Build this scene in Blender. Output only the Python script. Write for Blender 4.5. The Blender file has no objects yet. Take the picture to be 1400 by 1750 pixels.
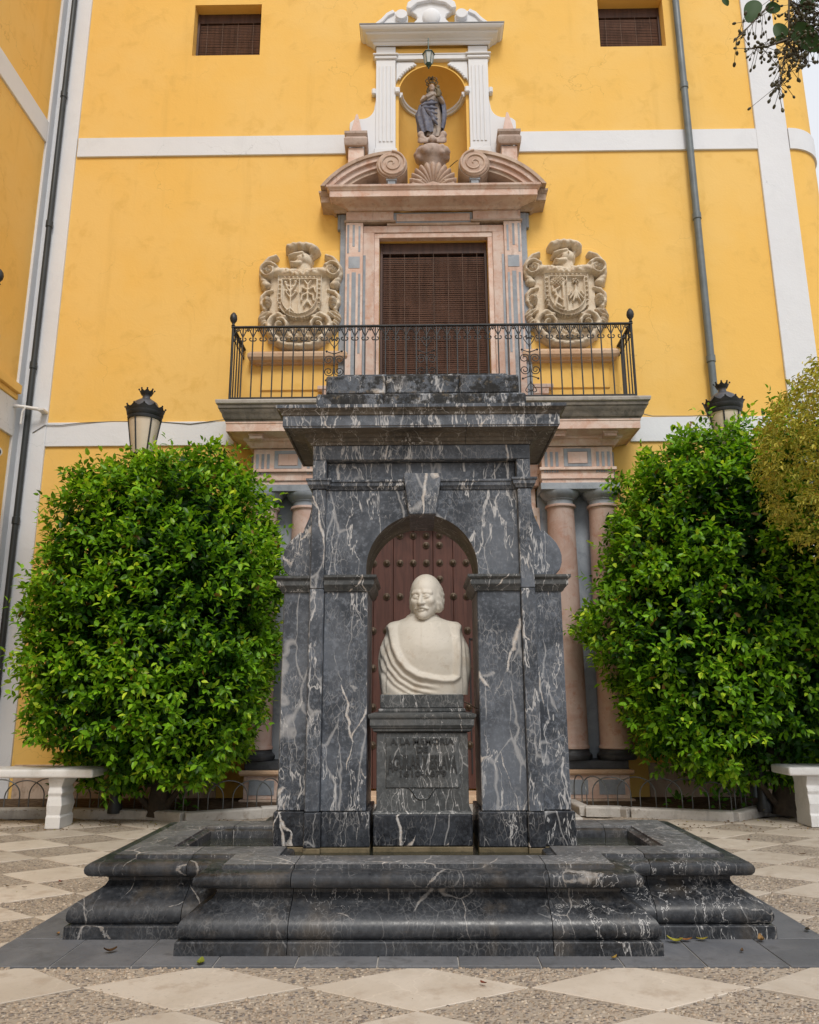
import bpy, bmesh, math, random
import numpy as np
from mathutils import Vector, Matrix
rng = random.Random(7)
nrg = np.random.default_rng(11)
R = math.radians
sc = bpy.context.scene
col = sc.collection

# ------------------------------------------------------------------ camera, sky, sun, exposure
CAM_H = 1.15
FPX = 1350.0 / 1400.0                      # focal length in image widths
TH, YAW, ROLL = math.atan(1350 / 5725), math.atan(17 / 1350), R(0.24)
def camera():
    cd = bpy.data.cameras.new('camera'); co = bpy.data.objects.new('camera', cd); col.objects.link(co)
    fwd = Vector((-math.sin(YAW) * math.cos(TH), math.cos(YAW) * math.cos(TH), math.sin(TH)))
    r = Vector((math.cos(YAW), math.sin(YAW), 0)); u = r.cross(fwd)
    r2 = r * math.cos(ROLL) - u * math.sin(ROLL); u2 = u * math.cos(ROLL) + r * math.sin(ROLL)
    m = Matrix((r2, u2, -fwd)).transposed().to_4x4(); m.translation = (0, 0, CAM_H)
    co.matrix_world = m
    cd.sensor_fit = 'HORIZONTAL'; cd.sensor_width = 36; cd.lens = 36 * FPX
    cd.clip_start = 0.05; cd.clip_end = 3000
    sc.camera = co
camera()

SUN_EL, SUN_AZ = R(50), R(172)             # azimuth clockwise from +Y: behind the camera
def world():
    w = bpy.data.worlds.new('World'); sc.world = w; w.use_nodes = True
    nt = w.node_tree; nt.nodes.clear()
    out = nt.nodes.new('ShaderNodeOutputWorld'); bg = nt.nodes.new('ShaderNodeBackground')
    sky = nt.nodes.new('ShaderNodeTexSky'); sky.sky_type = 'NISHITA'; sky.sun_disc = False
    sky.sun_elevation = SUN_EL; sky.sun_rotation = SUN_AZ; sky.dust_density = 4; sky.air_density = 1.2
    mix = nt.nodes.new('ShaderNodeMix'); mix.data_type = 'RGBA'; mix.inputs[0].default_value = 0.82   # an even layer of cloud over the sky
    mix.inputs[7].default_value = (9.2, 9.4, 9.8, 1)
    nt.links.new(sky.outputs[0], mix.inputs[6]); nt.links.new(mix.outputs[2], bg.inputs[0])
    bg.inputs[1].default_value = 0.082
    nt.links.new(bg.outputs[0], out.inputs[0])
world()
def sun():
    l = bpy.data.lights.new('sun', 'SUN'); l.energy = 1.5; l.angle = R(18); l.color = (1, 0.965, 0.91)
    o = bpy.data.objects.new('sun', l); col.objects.link(o)
    d = Vector((math.sin(SUN_AZ) * math.cos(SUN_EL), math.cos(SUN_AZ) * math.cos(SUN_EL), math.sin(SUN_EL)))
    o.rotation_euler = d.to_track_quat('Z', 'Y').to_euler(); o.location = d * 30
sun()
sc.view_settings.view_transform = 'Standard'; sc.view_settings.look = 'None'
sc.view_settings.exposure = 0.40; sc.view_settings.gamma = 1.0; sc.view_settings.use_curve_mapping = False

cy = sc.cycles; cy.max_bounces = 6; cy.diffuse_bounces = 3; cy.glossy_bounces = 2; cy.transmission_bounces = 4; cy.transparent_max_bounces = 4; cy.caustics_reflective = False; cy.caustics_refractive = False

# ------------------------------------------------------------------ helpers
def tag(o, label=None, cat=None, group=None, kind=None):
    if label: o['label'] = label
    if cat: o['category'] = cat
    if group: o['group'] = group
    if kind: o['kind'] = kind
    return o
def thing(name, label, cat, loc=(0, 0, 0), group=None, rz=0):
    o = bpy.data.objects.new(name, None); col.objects.link(o); o.location = loc; o.rotation_euler = (0, 0, rz)
    o.empty_display_size = 0.1
    return tag(o, label, cat, group)
def attach(o, parent, world=True):
    o.parent = parent
    if world:                                # the part was built in world coordinates
        l = Vector((0, 0, 0)); p = parent
        while p is not None: l += p.location; p = p.parent
        o.location = -l
    return o
def link(name, me, mat=None, parent=None, world=True):
    if mat is not None:
        me.materials.clear(); me.materials.append(mat)
    o = bpy.data.objects.new(name, me); col.objects.link(o)
    if parent is not None: attach(o, parent, world)
    return o
def copy_tree(o, parent=None):
    c = o.copy(); col.objects.link(c); c.parent = parent
    for ch in list(o.children): copy_tree(ch, c)
    return c

class MB:
    def __init__(s): s.v = []; s.f = []
    def add(s, verts, faces):
        b = len(s.v); s.v += [tuple(p) for p in verts]; s.f += [[i + b for i in f] for f in faces]; return s
    def box(s, x0, x1, y0, y1, z0, z1):
        if x0 > x1: x0, x1 = x1, x0
        V = [(x0, y0, z0), (x1, y0, z0), (x1, y1, z0), (x0, y1, z0), (x0, y0, z1), (x1, y0, z1), (x1, y1, z1), (x0, y1, z1)]
        return s.add(V, [(0, 3, 2, 1), (4, 5, 6, 7), (0, 1, 5, 4), (1, 2, 6, 5), (2, 3, 7, 6), (3, 0, 4, 7)])
    def prism(s, poly, y0, y1):              # polygon in x, z pushed through y
        n = len(poly)
        V = [(x, y0, z) for x, z in poly] + [(x, y1, z) for x, z in poly]
        return s.add(V, [list(range(n)), list(range(2 * n - 1, n - 1, -1))] + [(i, i + n, (i + 1) % n + n, (i + 1) % n) for i in range(n)])
    def slab(s, poly, z0, z1):               # polygon in x, y pushed through z
        n = len(poly)
        V = [(x, y, z0) for x, y in poly] + [(x, y, z1) for x, y in poly]
        return s.add(V, [list(range(n - 1, -1, -1)), list(range(n, 2 * n))] + [(i, (i + 1) % n, (i + 1) % n + n, i + n) for i in range(n)])
    def sweep(s, prof, path, closed=False):  # profile (out, z) mitred along a plan path; out is to the right of travel
        n = len(path); m = len(prof); V = []
        for i in range(n):
            a = Vector(path[i]); pd = nd = None
            if i > 0 or closed: pd = (a - Vector(path[i - 1])).normalized()
            if i < n - 1 or closed: nd = (Vector(path[(i + 1) % n]) - a).normalized()
            pd = pd or nd; nd = nd or pd
            n1 = Vector((pd.y, -pd.x)); n2 = Vector((nd.y, -nd.x)); q = (n1 + n2) / max(0.15, 1 + n1.dot(n2))
            V += [(a.x + q.x * d, a.y + q.y * d, z) for d, z in prof]
        F = []
        for i in range(n if closed else n - 1):
            j = (i + 1) % n
            F += [(i * m + k, j * m + k, j * m + (k + 1) % m, i * m + (k + 1) % m) for k in range(m)]
        if not closed: F += [list(range(m)), list(range(n * m - 1, (n - 1) * m - 1, -1))]
        return s.add(V, F)
    def lathe(s, prof, c=(0, 0, 0), seg=32, caps=True, a0=0, a1=2 * math.pi):
        full = abs(a1 - a0 - 2 * math.pi) < 1e-6; ns = seg if full else seg + 1; V = []
        for i in range(ns):
            t = a0 + (a1 - a0) * i / seg
            V += [(c[0] + r * math.cos(t), c[1] + r * math.sin(t), c[2] + z) for r, z in prof]
        m = len(prof); F = []
        for i in range(seg):
            j = (i + 1) % ns
            F += [(i * m + k, j * m + k, j * m + k + 1, i * m + k + 1) for k in range(m - 1)]
        if caps and full:
            F += [[i * m for i in range(ns)][::-1], [i * m + m - 1 for i in range(ns)]]
        return s.add(V, F)
    def tube(s, path, r, seg=8, caps=True):
        P = [Vector(p) for p in path]; n = len(P); V = []
        rs = r if hasattr(r, '__len__') else [r] * n
        t0 = (P[1] - P[0]).normalized(); ref = Vector((0, 0, 1)) if abs(t0.z) < 0.9 else Vector((1, 0, 0))
        u = t0.cross(ref).normalized()
        for i in range(n):
            t = (P[min(i + 1, n - 1)] - P[max(i - 1, 0)]).normalized()
            u = (u - t * u.dot(t))
            u = u.normalized() if u.length > 1e-6 else t.orthogonal().normalized()
            w = t.cross(u)
            V += [tuple(P[i] + (u * math.cos(2 * math.pi * k / seg) + w * math.sin(2 * math.pi * k / seg)) * rs[i]) for k in range(seg)]
        F = []
        for i in range(n - 1):
            F += [(i * seg + k, i * seg + (k + 1) % seg, (i + 1) * seg + (k + 1) % seg, (i + 1) * seg + k) for k in range(seg)]
        if caps: F += [list(range(seg))[::-1], list(range((n - 1) * seg, n * seg))]
        return s.add(V, F)
    def ball(s, c, r, seg=16, rings=10, rot=None):
        rx, ry, rz = r if hasattr(r, '__len__') else (r, r, r); V = []
        M = rot or Matrix.Identity(3)
        def p(x, y, z): q = M @ Vector((x * rx, y * ry, z * rz)); return (c[0] + q.x, c[1] + q.y, c[2] + q.z)
        V.append(p(0, 0, -1))
        for i in range(1, rings):
            a = -math.pi / 2 + math.pi * i / rings
            V += [p(math.cos(a) * math.cos(2 * math.pi * k / seg), math.cos(a) * math.sin(2 * math.pi * k / seg), math.sin(a)) for k in range(seg)]
        V.append(p(0, 0, 1)); L = len(V) - 1; F = []
        for k in range(seg):
            F.append((0, 1 + (k + 1) % seg, 1 + k)); b = 1 + (rings - 2) * seg
            F.append((L, b + k, b + (k + 1) % seg))
            for i in range(rings - 2):
                a = 1 + i * seg; F.append((a + k, a + (k + 1) % seg, a + seg + (k + 1) % seg, a + seg + k))
        return s.add(V, F)
    def mesh(s, name, bevel=0, smooth=None, seg=1, recalc=True, origin=None):
        bm = bmesh.new(); vs = [bm.verts.new(p) for p in s.v]
        for f in s.f:
            try: bm.faces.new([vs[i] for i in f])
            except ValueError: pass
        if recalc: bmesh.ops.recalc_face_normals(bm, faces=bm.faces)
        if bevel:
            ed = [e for e in bm.edges if len(e.link_faces) == 2 and e.calc_face_angle(0) > 0.6]
            bmesh.ops.bevel(bm, geom=ed, offset=bevel, segments=seg, affect='EDGES', profile=0.6, clamp_overlap=True)
        if origin is not None: bmesh.ops.translate(bm, verts=bm.verts, vec=-Vector(origin))
        me = bpy.data.meshes.new(name); bm.to_mesh(me); bm.free()
        if smooth is not None:
            me.polygons.foreach_set('use_smooth', [True] * len(me.polygons))
            if smooth < 179:
                me.set_sharp_from_angle(angle=R(smooth))
        return me
    def build(s, name, mat, parent=None, bevel=0, smooth=None, seg=1, origin=None, world=True):
        if parent is None and origin is None:
            xs = [p[0] for p in s.v]; ys = [p[1] for p in s.v]; zs = [p[2] for p in s.v]
            origin = ((min(xs) + max(xs)) / 2, (min(ys) + max(ys)) / 2, min(zs))
        me = s.mesh(name, bevel, smooth, seg, origin=origin)
        o = link(name, me, mat, parent, world)
        if origin is not None:
            o.location = Vector(o.location) + Vector(origin) if parent is not None else Vector(origin)
        return o

def np_mesh(name, V, F, smooth=True):        # numpy vertices and equal-sized faces
    me = bpy.data.meshes.new(name); V = np.asarray(V, np.float32); F = np.asarray(F, np.int32); k = F.shape[1]
    me.vertices.add(len(V)); me.vertices.foreach_set('co', V.ravel())
    me.loops.add(F.size); me.loops.foreach_set('vertex_index', F.ravel())
    me.polygons.add(len(F)); me.polygons.foreach_set('loop_start', np.arange(0, F.size, k, dtype=np.int32))
    me.polygons.foreach_set('loop_total', np.full(len(F), k, np.int32))
    if smooth: me.polygons.foreach_set('use_smooth', np.ones(len(F), bool))
    me.update(calc_edges=True); me.validate(); return me
def grid_faces(nu, nv, wrap=True):           # rows nv, columns nu
    F = []
    for j in range(nv - 1):
        for i in range(nu if wrap else nu - 1):
            k = (i + 1) % nu; F.append((j * nu + i, j * nu + k, (j + 1) * nu + k, (j + 1) * nu + i))
    return F
def remesh(mb, name, voxel, smooth=4, factor=0.5):
    me = mb.mesh(name); o = bpy.data.objects.new('tmp', me); col.objects.link(o)
    m = o.modifiers.new('r', 'REMESH'); m.mode = 'VOXEL'; m.voxel_size = voxel
    if smooth: q = o.modifiers.new('s', 'SMOOTH'); q.iterations = smooth; q.factor = factor
    dg = bpy.context.evaluated_depsgraph_get(); r = bpy.data.meshes.new_from_object(o.evaluated_get(dg))
    bpy.data.objects.remove(o); bpy.data.meshes.remove(me); r.name = name
    r.polygons.foreach_set('use_smooth', [True] * len(r.polygons)); return r

# ------------------------------------------------------------------ materials
class NT:
    def __init__(s, name):
        s.m = bpy.data.materials.new(name); s.m.use_nodes = True; s.t = s.m.node_tree; s.t.nodes.clear()
        s.out = s.n('ShaderNodeOutputMaterial'); s.b = s.n('ShaderNodeBsdfPrincipled'); s.l(s.b.outputs[0], s.out.inputs[0])
        s.tc = s.n('ShaderNodeTexCoord'); s.oi = s.n('ShaderNodeObjectInfo')
    def n(s, t, **k):
        x = s.t.nodes.new(t)
        for a, v in k.items(): setattr(x, a, v)
        return x
    def l(s, a, b): s.t.links.new(a, b)
    def set(s, sock, v):
        if hasattr(v, 'is_output'): s.l(v, sock)
        else: sock.default_value = v
    def math(s, op, a, b=0.0, c=0.0, clamp=False):
        x = s.n('ShaderNodeMath', operation=op, use_clamp=clamp)
        for i, v in enumerate((a, b, c)): s.set(x.inputs[i], v)
        return x.outputs[0]
    def vmath(s, op, a, b=(0, 0, 0)):
        x = s.n('ShaderNodeVectorMath', operation=op); s.set(x.inputs[0], a); s.set(x.inputs[3 if op == 'SCALE' else 1], b); return x.outputs[0]
    def coords(s, shift=True, k=37.0):       # object coordinates moved by a random step for each object
        if not shift: return s.tc.outputs['Object']
        c = s.n('ShaderNodeCombineXYZ'); q = s.math('MULTIPLY', s.oi.outputs['Random'], k)
        for i, f in enumerate((1.0, 1.7, 2.3)): s.l(s.math('MULTIPLY', q, f), c.inputs[i])
        return s.vmath('ADD', s.tc.outputs['Object'], c.outputs[0])
    def mapping(s, v, rot=(0, 0, 0), scale=(1, 1, 1)):
        m = s.n('ShaderNodeMapping'); s.l(v, m.inputs[0]); m.inputs['Rotation'].default_value = rot; m.inputs['Scale'].default_value = scale; return m.outputs[0]
    def noise(s, v, scale, detail=3, rough=0.5, dist=0.0, color=False):
        x = s.n('ShaderNodeTexNoise'); s.l(v, x.inputs['Vector'])
        x.inputs['Scale'].default_value = scale; x.inputs['Detail'].default_value = detail; x.inputs['Roughness'].default_value = rough; x.inputs['Distortion'].default_value = dist
        return x.outputs['Color' if color else 'Fac']
    def voro(s, v, scale, feature='DISTANCE_TO_EDGE', out='Distance', rnd=1.0):
        x = s.n('ShaderNodeTexVoronoi', feature=feature); s.l(v, x.inputs['Vector']); x.inputs['Scale'].default_value = scale
        x.inputs['Randomness'].default_value = rnd; return x.outputs[out]
    def step(s, v, a, b, lo=0.0, hi=1.0):
        x = s.n('ShaderNodeMapRange', interpolation_type='SMOOTHSTEP'); s.l(v, x.inputs[0])
        s.set(x.inputs[1], a); s.set(x.inputs[2], b); x.inputs[3].default_value = lo; x.inputs[4].default_value = hi; return x.outputs[0]
    def mix(s, f, a, b, mode='MIX'):
        x = s.n('ShaderNodeMix', data_type='RGBA', blend_type=mode, clamp_factor=True); s.set(x.inputs[0], f)
        for sock, v in ((x.inputs[6], a), (x.inputs[7], b)):
            s.set(sock, (*v, 1) if isinstance(v, tuple) and len(v) == 3 else v)
        return x.outputs[2]
    def bump(s, hgt, strength=0.3, dist=0.01, normal=None):
        x = s.n('ShaderNodeBump'); s.l(hgt, x.inputs['Height']); x.inputs['Strength'].default_value = strength; x.inputs['Distance'].default_value = dist
        if normal is not None: s.l(normal, x.inputs['Normal'])
        s.l(x.outputs[0], s.b.inputs['Normal']); return x.outputs[0]
    def done(s, color, rough=0.5, metal=0.0, spec=0.5, **kw):
        s.set(s.b.inputs['Base Color'], (*color, 1) if isinstance(color, tuple) and len(color) == 3 else color)
        s.set(s.b.inputs['Roughness'], rough); s.set(s.b.inputs['Metallic'], metal); s.set(s.b.inputs['Specular IOR Level'], spec)
        for k, v in kw.items(): s.set(s.b.inputs[k.replace('_', ' ')], v)
        return s.m
M = {}
def plaster(name, c, c2, stain=0.6, bump=0.3):
    s = NT(name); p = s.coords(False)
    big = s.noise(p, 0.55, 5, 0.6); mid = s.noise(p, 3.2, 5, 0.65, 0.4); fine = s.noise(p, 38, 4, 0.6)
    c0 = s.mix(s.step(big, 0.36, 0.66), c, c2)
    c0 = s.mix(s.math('MULTIPLY', s.step(mid, 0.53, 0.72), stain), c0, tuple(x * 0.86 for x in c))
    streak = s.noise(s.mapping(p, scale=(3.0, 3.0, 0.22)), 1.6, 4, 0.6)
    c0 = s.mix(s.math('MULTIPLY', s.step(streak, 0.56, 0.78), stain * 0.6), c0, tuple(x * 0.82 for x in c))
    crack = s.math('MULTIPLY', s.step(s.voro(s.vmath('ADD', p, s.vmath('SCALE', s.noise(p, 2.2, 4, 0.6, color=True), 0.5)), 0.8), 0.0, 0.004, 1, 0), s.step(s.noise(p, 0.9, 2), 0.55, 0.62))
    c0 = s.mix(s.math('MULTIPLY', crack, 0.35), c0, tuple(x * 0.45 for x in c))
    h = s.math('ADD', s.math('MULTIPLY', fine, 0.25), s.math('ADD', mid, s.math('MULTIPLY', s.noise(p, 1.1, 2), 2.0)))
    s.bump(h, bump, 0.02)
    return s.done(c0, 0.85, spec=0.25)
M['yellow'] = plaster('yellow_plaster', (0.82, 0.50, 0.125), (0.82, 0.53, 0.165))
M['white'] = plaster('white_plaster', (0.70, 0.715, 0.745), (0.73, 0.745, 0.77), 0.25)
M['whitetrim'] = plaster('white_trim', (0.75, 0.76, 0.78), (0.70, 0.71, 0.735), 0.3, 0.12)

def marble(name, dark=(0.035, 0.041, 0.051), mid=(0.116, 0.130, 0.153), vein=(0.56, 0.55, 0.54), amount=1.0, grime=0.0, rough=0.38, stain=0.0, crackle=1.0, spec=0.27, splinter=1.0):
    s = NT(name); p = s.coords()
    w = s.vmath('ADD', p, s.vmath('SCALE', s.vmath('SUBTRACT', s.noise(p, 2.2, 3, 0.6, color=True), (0.5, 0.5, 0.5)), 0.17))
    wf = s.vmath('ADD', p, s.vmath('SCALE', s.vmath('SUBTRACT', s.noise(p, 14, 3, 0.65, color=True), (0.5, 0.5, 0.5)), 0.035))
    base = s.mix(s.step(s.noise(w, 2.6, 5, 0.65), 0.34, 0.68), dark, mid)
    mottled = s.noise(p, 34, 4, 0.75)
    base = s.mix(s.math('MULTIPLY', s.step(mottled, 0.46, 0.70), 0.5), base, tuple(x * 1.8 for x in mid))
    blotch = s.noise(p, 0.95, 2, 0.5)
    rag = s.math('MULTIPLY', s.math('SUBTRACT', s.noise(p, 42, 3, 0.75), 0.5), 0.014)
    rnd = s.math('MULTIPLY', s.math('SUBTRACT', s.oi.outputs['Random'], 0.5), 1.9)
    def direct(v, ang, tilt, freq, st):
        m = s.n('ShaderNodeMapping'); s.l(v, m.inputs[0]); r = s.n('ShaderNodeCombineXYZ'); r.inputs[0].default_value = tilt
        s.l(s.math('ADD', rnd, ang), r.inputs[1]); s.l(r.outputs[0], m.inputs['Rotation']); m.inputs['Scale'].default_value = (freq, freq, freq * st); return m.outputs[0]
    def line(d, wd, msk): return s.math('MULTIPLY', s.math('SUBTRACT', 1.0, s.math('DIVIDE', d, s.math('ADD', wd, 0.0004)), clamp=True), s.step(msk, 0.02, 0.2))
    def crackveins(ang, tilt, freq, st, width, lo, hi, msc):        # straight broken splinters
        q = direct(w, ang, tilt, freq, st); e_ = s.math('ABSOLUTE', s.math('ADD', s.voro(q, 1.0), s.math('MULTIPLY', rag, 2.2)))
        msk = s.step(s.noise(direct(p, ang, tilt, msc, 0.4), 1.0, 3, 0.6), lo, hi)
        return s.math('POWER', line(e_, s.math('MULTIPLY', msk, width), msk), 0.6)
    def flowveins(ang, tilt, freq, width, lo, hi):
        n = s.noise(direct(w, ang, tilt, freq, 0.17), 1.0, 5, 0.62)
        d = s.math('ABSOLUTE', s.math('ADD', s.math('SUBTRACT', n, 0.5), rag)); msk = s.step(blotch, hi, lo)
        return line(d, s.math('MULTIPLY', msk, width), msk)
    v1 = crackveins(R(24), 0.25, 2.7, 0.26, 0.036 * amount, 0.49, 0.70, 2.4)
    v2 = flowveins(R(34), -0.2, 4.6, 0.012 * amount, 0.44, 0.60)
    v3 = crackveins(R(-28), 0.1, 7.0, 0.30, 0.048 * amount, 0.48, 0.66, 4.0)
    ck = s.mapping(wf, rot=(0.2, R(25), 0.3), scale=(1.5, 1.2, 0.62))
    e = s.voro(ck, 24); patch = s.step(s.noise(p, 3.1, 3, 0.6), 0.42, 0.66)
    net = s.math('MULTIPLY', s.step(e, 0.0, 0.075, 1, 0), patch)
    fleck = s.math('MULTIPLY', s.step(s.noise(s.mapping(wf, rot=(0, R(-35), 0), scale=(1.6, 1, 0.5)), 46, 3, 0.7), 0.60, 0.72), patch)
    c = s.mix(s.math('MULTIPLY', net, 0.30 * crackle), base, vein); c = s.mix(s.math('MULTIPLY', fleck, 0.55 * crackle), c, vein)
    c = s.mix(s.math('MULTIPLY', v3, 0.42 * splinter), c, vein); c = s.mix(s.math('MULTIPLY', v2, 0.85), c, vein)
    c = s.mix(s.math('MULTIPLY', v1, splinter), c, s.mix(s.step(mottled, 0.40, 0.60), vein, (0.50, 0.44, 0.38)))
    if stain:
        c = s.mix(s.math('MULTIPLY', s.step(s.noise(s.mapping(p, scale=(2, 2, 0.8)), 2.2, 5, 0.65), 0.50, 0.70), stain), c, (0.17, 0.135, 0.095))
    if grime:
        c = s.mix(s.math('MULTIPLY', s.step(s.noise(p, 7, 6, 0.75), 0.45, 0.55), grime), c, (0.016, 0.015, 0.013))
        c = s.mix(s.math('MULTIPLY', s.step(s.noise(p, 15, 6, 0.75), 0.56, 0.64), grime * 0.6), c, (0.19, 0.15, 0.10))
    s.bump(s.math('ADD', s.math('MULTIPLY', mottled, 0.4), blotch), 0.10 + grime * 0.5, 0.01)
    rr = s.step(mottled, 0.3, 0.7, rough - 0.08, rough + 0.14 + grime * 0.25)
    return s.done(c, rr, spec=spec)
M['marble'] = marble('grey_veined_marble')
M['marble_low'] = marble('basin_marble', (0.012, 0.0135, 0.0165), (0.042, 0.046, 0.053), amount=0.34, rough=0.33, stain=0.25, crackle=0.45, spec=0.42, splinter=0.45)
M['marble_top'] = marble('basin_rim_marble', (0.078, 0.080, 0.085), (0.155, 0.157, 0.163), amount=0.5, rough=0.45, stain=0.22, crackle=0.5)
M['marble_black'] = marble('black_plinth_marble', (0.010, 0.011, 0.014), (0.040, 0.045, 0.054), amount=0.7, rough=0.3)
M['marble_old'] = marble('lichen_marble', amount=1.1, grime=0.9, rough=0.65, stain=0.25)
M['marble_soffit'] = marble('weathered_marble', (0.055, 0.050, 0.044), (0.14, 0.122, 0.10), amount=0.5, rough=0.6, stain=0.5, crackle=0.5)
M['ped'] = marble('pedestal_marble', (0.042, 0.046, 0.048), (0.088, 0.093, 0.095), amount=0.42, rough=0.42, stain=0.10, crackle=0.6)

def stone(name, a, b, c, sc_=1.0, rough=0.7, dirt=0.3, bump=0.25):
    s = NT(name); p = s.coords()
    x = s.mix(s.step(s.noise(p, 2.2 * sc_, 5, 0.65, 0.6), 0.36, 0.64), a, b)
    x = s.mix(s.math('MULTIPLY', s.step(s.noise(p, 6 * sc_, 5, 0.7), 0.52, 0.68), 0.7), x, c)
    x = s.mix(s.math('MULTIPLY', s.step(s.noise(s.mapping(p, scale=(4, 4, 0.7)), 2.6, 5, 0.7), 0.52, 0.75), dirt), x, tuple(v * 0.45 for v in a))
    vn = s.math('MULTIPLY', s.step(s.voro(s.vmath('ADD', p, s.vmath('SCALE', s.noise(p, 4, 4, color=True), 0.35)), 5 * sc_), 0, 0.03, 1, 0), s.step(s.noise(p, 3), 0.5, 0.65))
    x = s.mix(s.math('MULTIPLY', vn, 0.22), x, tuple(min(1, v * 1.5) for v in b))
    x = s.mix(s.math('MULTIPLY', s.step(s.noise(p, 55, 4, 0.7), 0.58, 0.72), 0.35), x, tuple(v * 0.55 for v in a))
    s.bump(s.math('ADD', s.noise(p, 40, 5, 0.7), s.math('MULTIPLY', s.noise(p, 8, 4), 1.5)), bump, 0.012)
    x = s.mix(1.0, x, s.mix(s.oi.outputs['Random'], (0.86, 0.86, 0.86), (1.06, 1.06, 1.06)), 'MULTIPLY')
    return s.done(x, rough, spec=0.3)
M['pink'] = stone('pink_limestone', (0.60, 0.41, 0.33), (0.70, 0.57, 0.50), (0.56, 0.32, 0.22), 1.5, 0.7, 0.5)
M['pinkdark'] = stone('weathered_pink_stone', (0.42, 0.30, 0.22), (0.53, 0.42, 0.34), (0.28, 0.20, 0.14), dirt=0.6)
M['column'] = stone('rose_column_stone', (0.47, 0.315, 0.26), (0.54, 0.41, 0.36), (0.44, 0.23, 0.165), 1.4, 0.5, 0.25, 0.1)
M['greystone'] = stone('blue_grey_limestone', (0.26, 0.29, 0.33), (0.34, 0.37, 0.41), (0.20, 0.22, 0.25), 1.2, 0.55, 0.3, 0.1)
M['greydark'] = stone('dark_grey_cornice_stone', (0.13, 0.12, 0.105), (0.22, 0.195, 0.165), (0.07, 0.066, 0.058), 1.6, 0.7, 0.5)
M['blackstone'] = stone('black_base_stone', (0.035, 0.037, 0.042), (0.06, 0.063, 0.07), (0.02, 0.021, 0.024), 1.6, 0.45, 0.2, 0.1)
M['arms'] = stone('carved_limestone', (0.66, 0.55, 0.41), (0.72, 0.63, 0.50), (0.46, 0.32, 0.22), 2.2, 0.85, 0.5, 0.5)
M['ledge'] = stone('ochre_pink_stone', (0.56, 0.37, 0.24), (0.62, 0.45, 0.31), (0.50, 0.30, 0.18), 1.0, 0.8, 0.25)
M['bust'] = stone('cream_statuary_marble', (0.57, 0.53, 0.455), (0.63, 0.59, 0.52), (0.47, 0.395, 0.31), 1.5, 0.6, 0.3, 0.1)
M['bench'] = stone('white_bench_marble', (0.70, 0.70, 0.70), (0.76, 0.75, 0.74), (0.62, 0.61, 0.59), 1.0, 0.4, 0.15, 0.06)
M['curb'] = stone('pale_kerb_stone', (0.42, 0.395, 0.365), (0.50, 0.475, 0.44), (0.29, 0.25, 0.21), 2.0, 0.75, 0.4, 0.4)
M['slate'] = stone('slate_paving', (0.125, 0.130, 0.142), (0.165, 0.168, 0.178), (0.098, 0.100, 0.105), 1.3, 0.6, 0.15, 0.15)
M['tile'] = stone('cream_paving_marble', (0.51, 0.44, 0.36), (0.575, 0.505, 0.425), (0.42, 0.34, 0.265), 1.1, 0.6, 0.12, 0.08)
M['obelisk'] = stone('pale_pink_stone', (0.64, 0.46, 0.39), (0.68, 0.53, 0.47), (0.60, 0.40, 0.31), 1.4)
def pebble_ground():
    s = NT('pebble_mortar'); p = s.coords(False)
    e = s.voro(p, 46, 'F1', 'Distance'); cc = s.voro(p, 46, 'F1', 'Color')
    sep = s.n('ShaderNodeSeparateColor'); s.l(cc, sep.inputs[0])
    st = s.mix(sep.outputs[0], (0.27, 0.22, 0.175), (0.42, 0.355, 0.29)); st = s.mix(s.step(sep.outputs[1], 0.72, 0.8), st, (0.17, 0.15, 0.14))
    c = s.mix(s.step(e, 0.32, 0.56), st, (0.38, 0.32, 0.255))
    c = s.mix(s.math('MULTIPLY', s.step(s.noise(p, 2.5, 5, 0.65), 0.45, 0.7), 0.5), c, (0.22, 0.175, 0.135))
    s.bump(s.step(e, 0.1, 0.6, 1, 0), 0.7, 0.012)
    return s.done(c, 0.75, spec=0.3)
M['pebbleground'] = pebble_ground()
def pebbles():
    s = NT('river_pebbles'); a = s.n('ShaderNodeAttribute', attribute_name='Col'); p = s.coords(False)
    s.bump(s.noise(p, 90, 3), 0.2, 0.004)
    return s.done(a.outputs['Color'], 0.5, spec=0.4)
M['pebbles'] = pebbles()
def soil():
    s = NT('soil'); p = s.coords(False)
    c = s.mix(s.step(s.noise(p, 12, 6, 0.7), 0.4, 0.65), (0.085, 0.058, 0.038), (0.16, 0.115, 0.078))
    s.bump(s.noise(p, 22, 6, 0.7), 0.9, 0.03); return s.done(c, 0.95, spec=0.1)
M['soil'] = soil()
def plain(name, c, rough=0.5, metal=0.0, var=0.25, bump=0.1, scale=18, spec=0.5):
    s = NT(name); p = s.coords()
    x = s.mix(s.step(s.noise(p, scale, 4, 0.65), 0.35, 0.7), c, tuple(v * (1 - var) for v in c))
    s.bump(s.noise(p, scale * 3, 4, 0.6), bump, 0.004)
    return s.done(x, s.step(s.noise(p, scale * 0.6, 3), 0.3, 0.7, rough - 0.06, rough + 0.1), metal, spec)
M['iron'] = plain('black_wrought_iron', (0.022, 0.024, 0.027), 0.5, 0.0, 0.4, 0.2)
M['hoop'] = plain('grey_galvanised_wire', (0.16, 0.165, 0.165), 0.45, 0.5, 0.3)
M['pipe'] = plain('grey_painted_pipe', (0.135, 0.16, 0.17), 0.45, 0.0, 0.25, 0.1, 5)
M['pipedark'] = plain('dark_painted_pipe', (0.03, 0.036, 0.038), 0.5, 0.0, 0.25, 0.1, 5)
M['stud'] = plain('tarnished_bronze', (0.105, 0.075, 0.05), 0.42, 0.6, 0.5, 0.2, 40)
M['lampglass'] = plain('frosted_lamp_glass', (0.68, 0.58, 0.46), 0.35, 0.0, 0.12, 0.02, 6)
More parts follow.
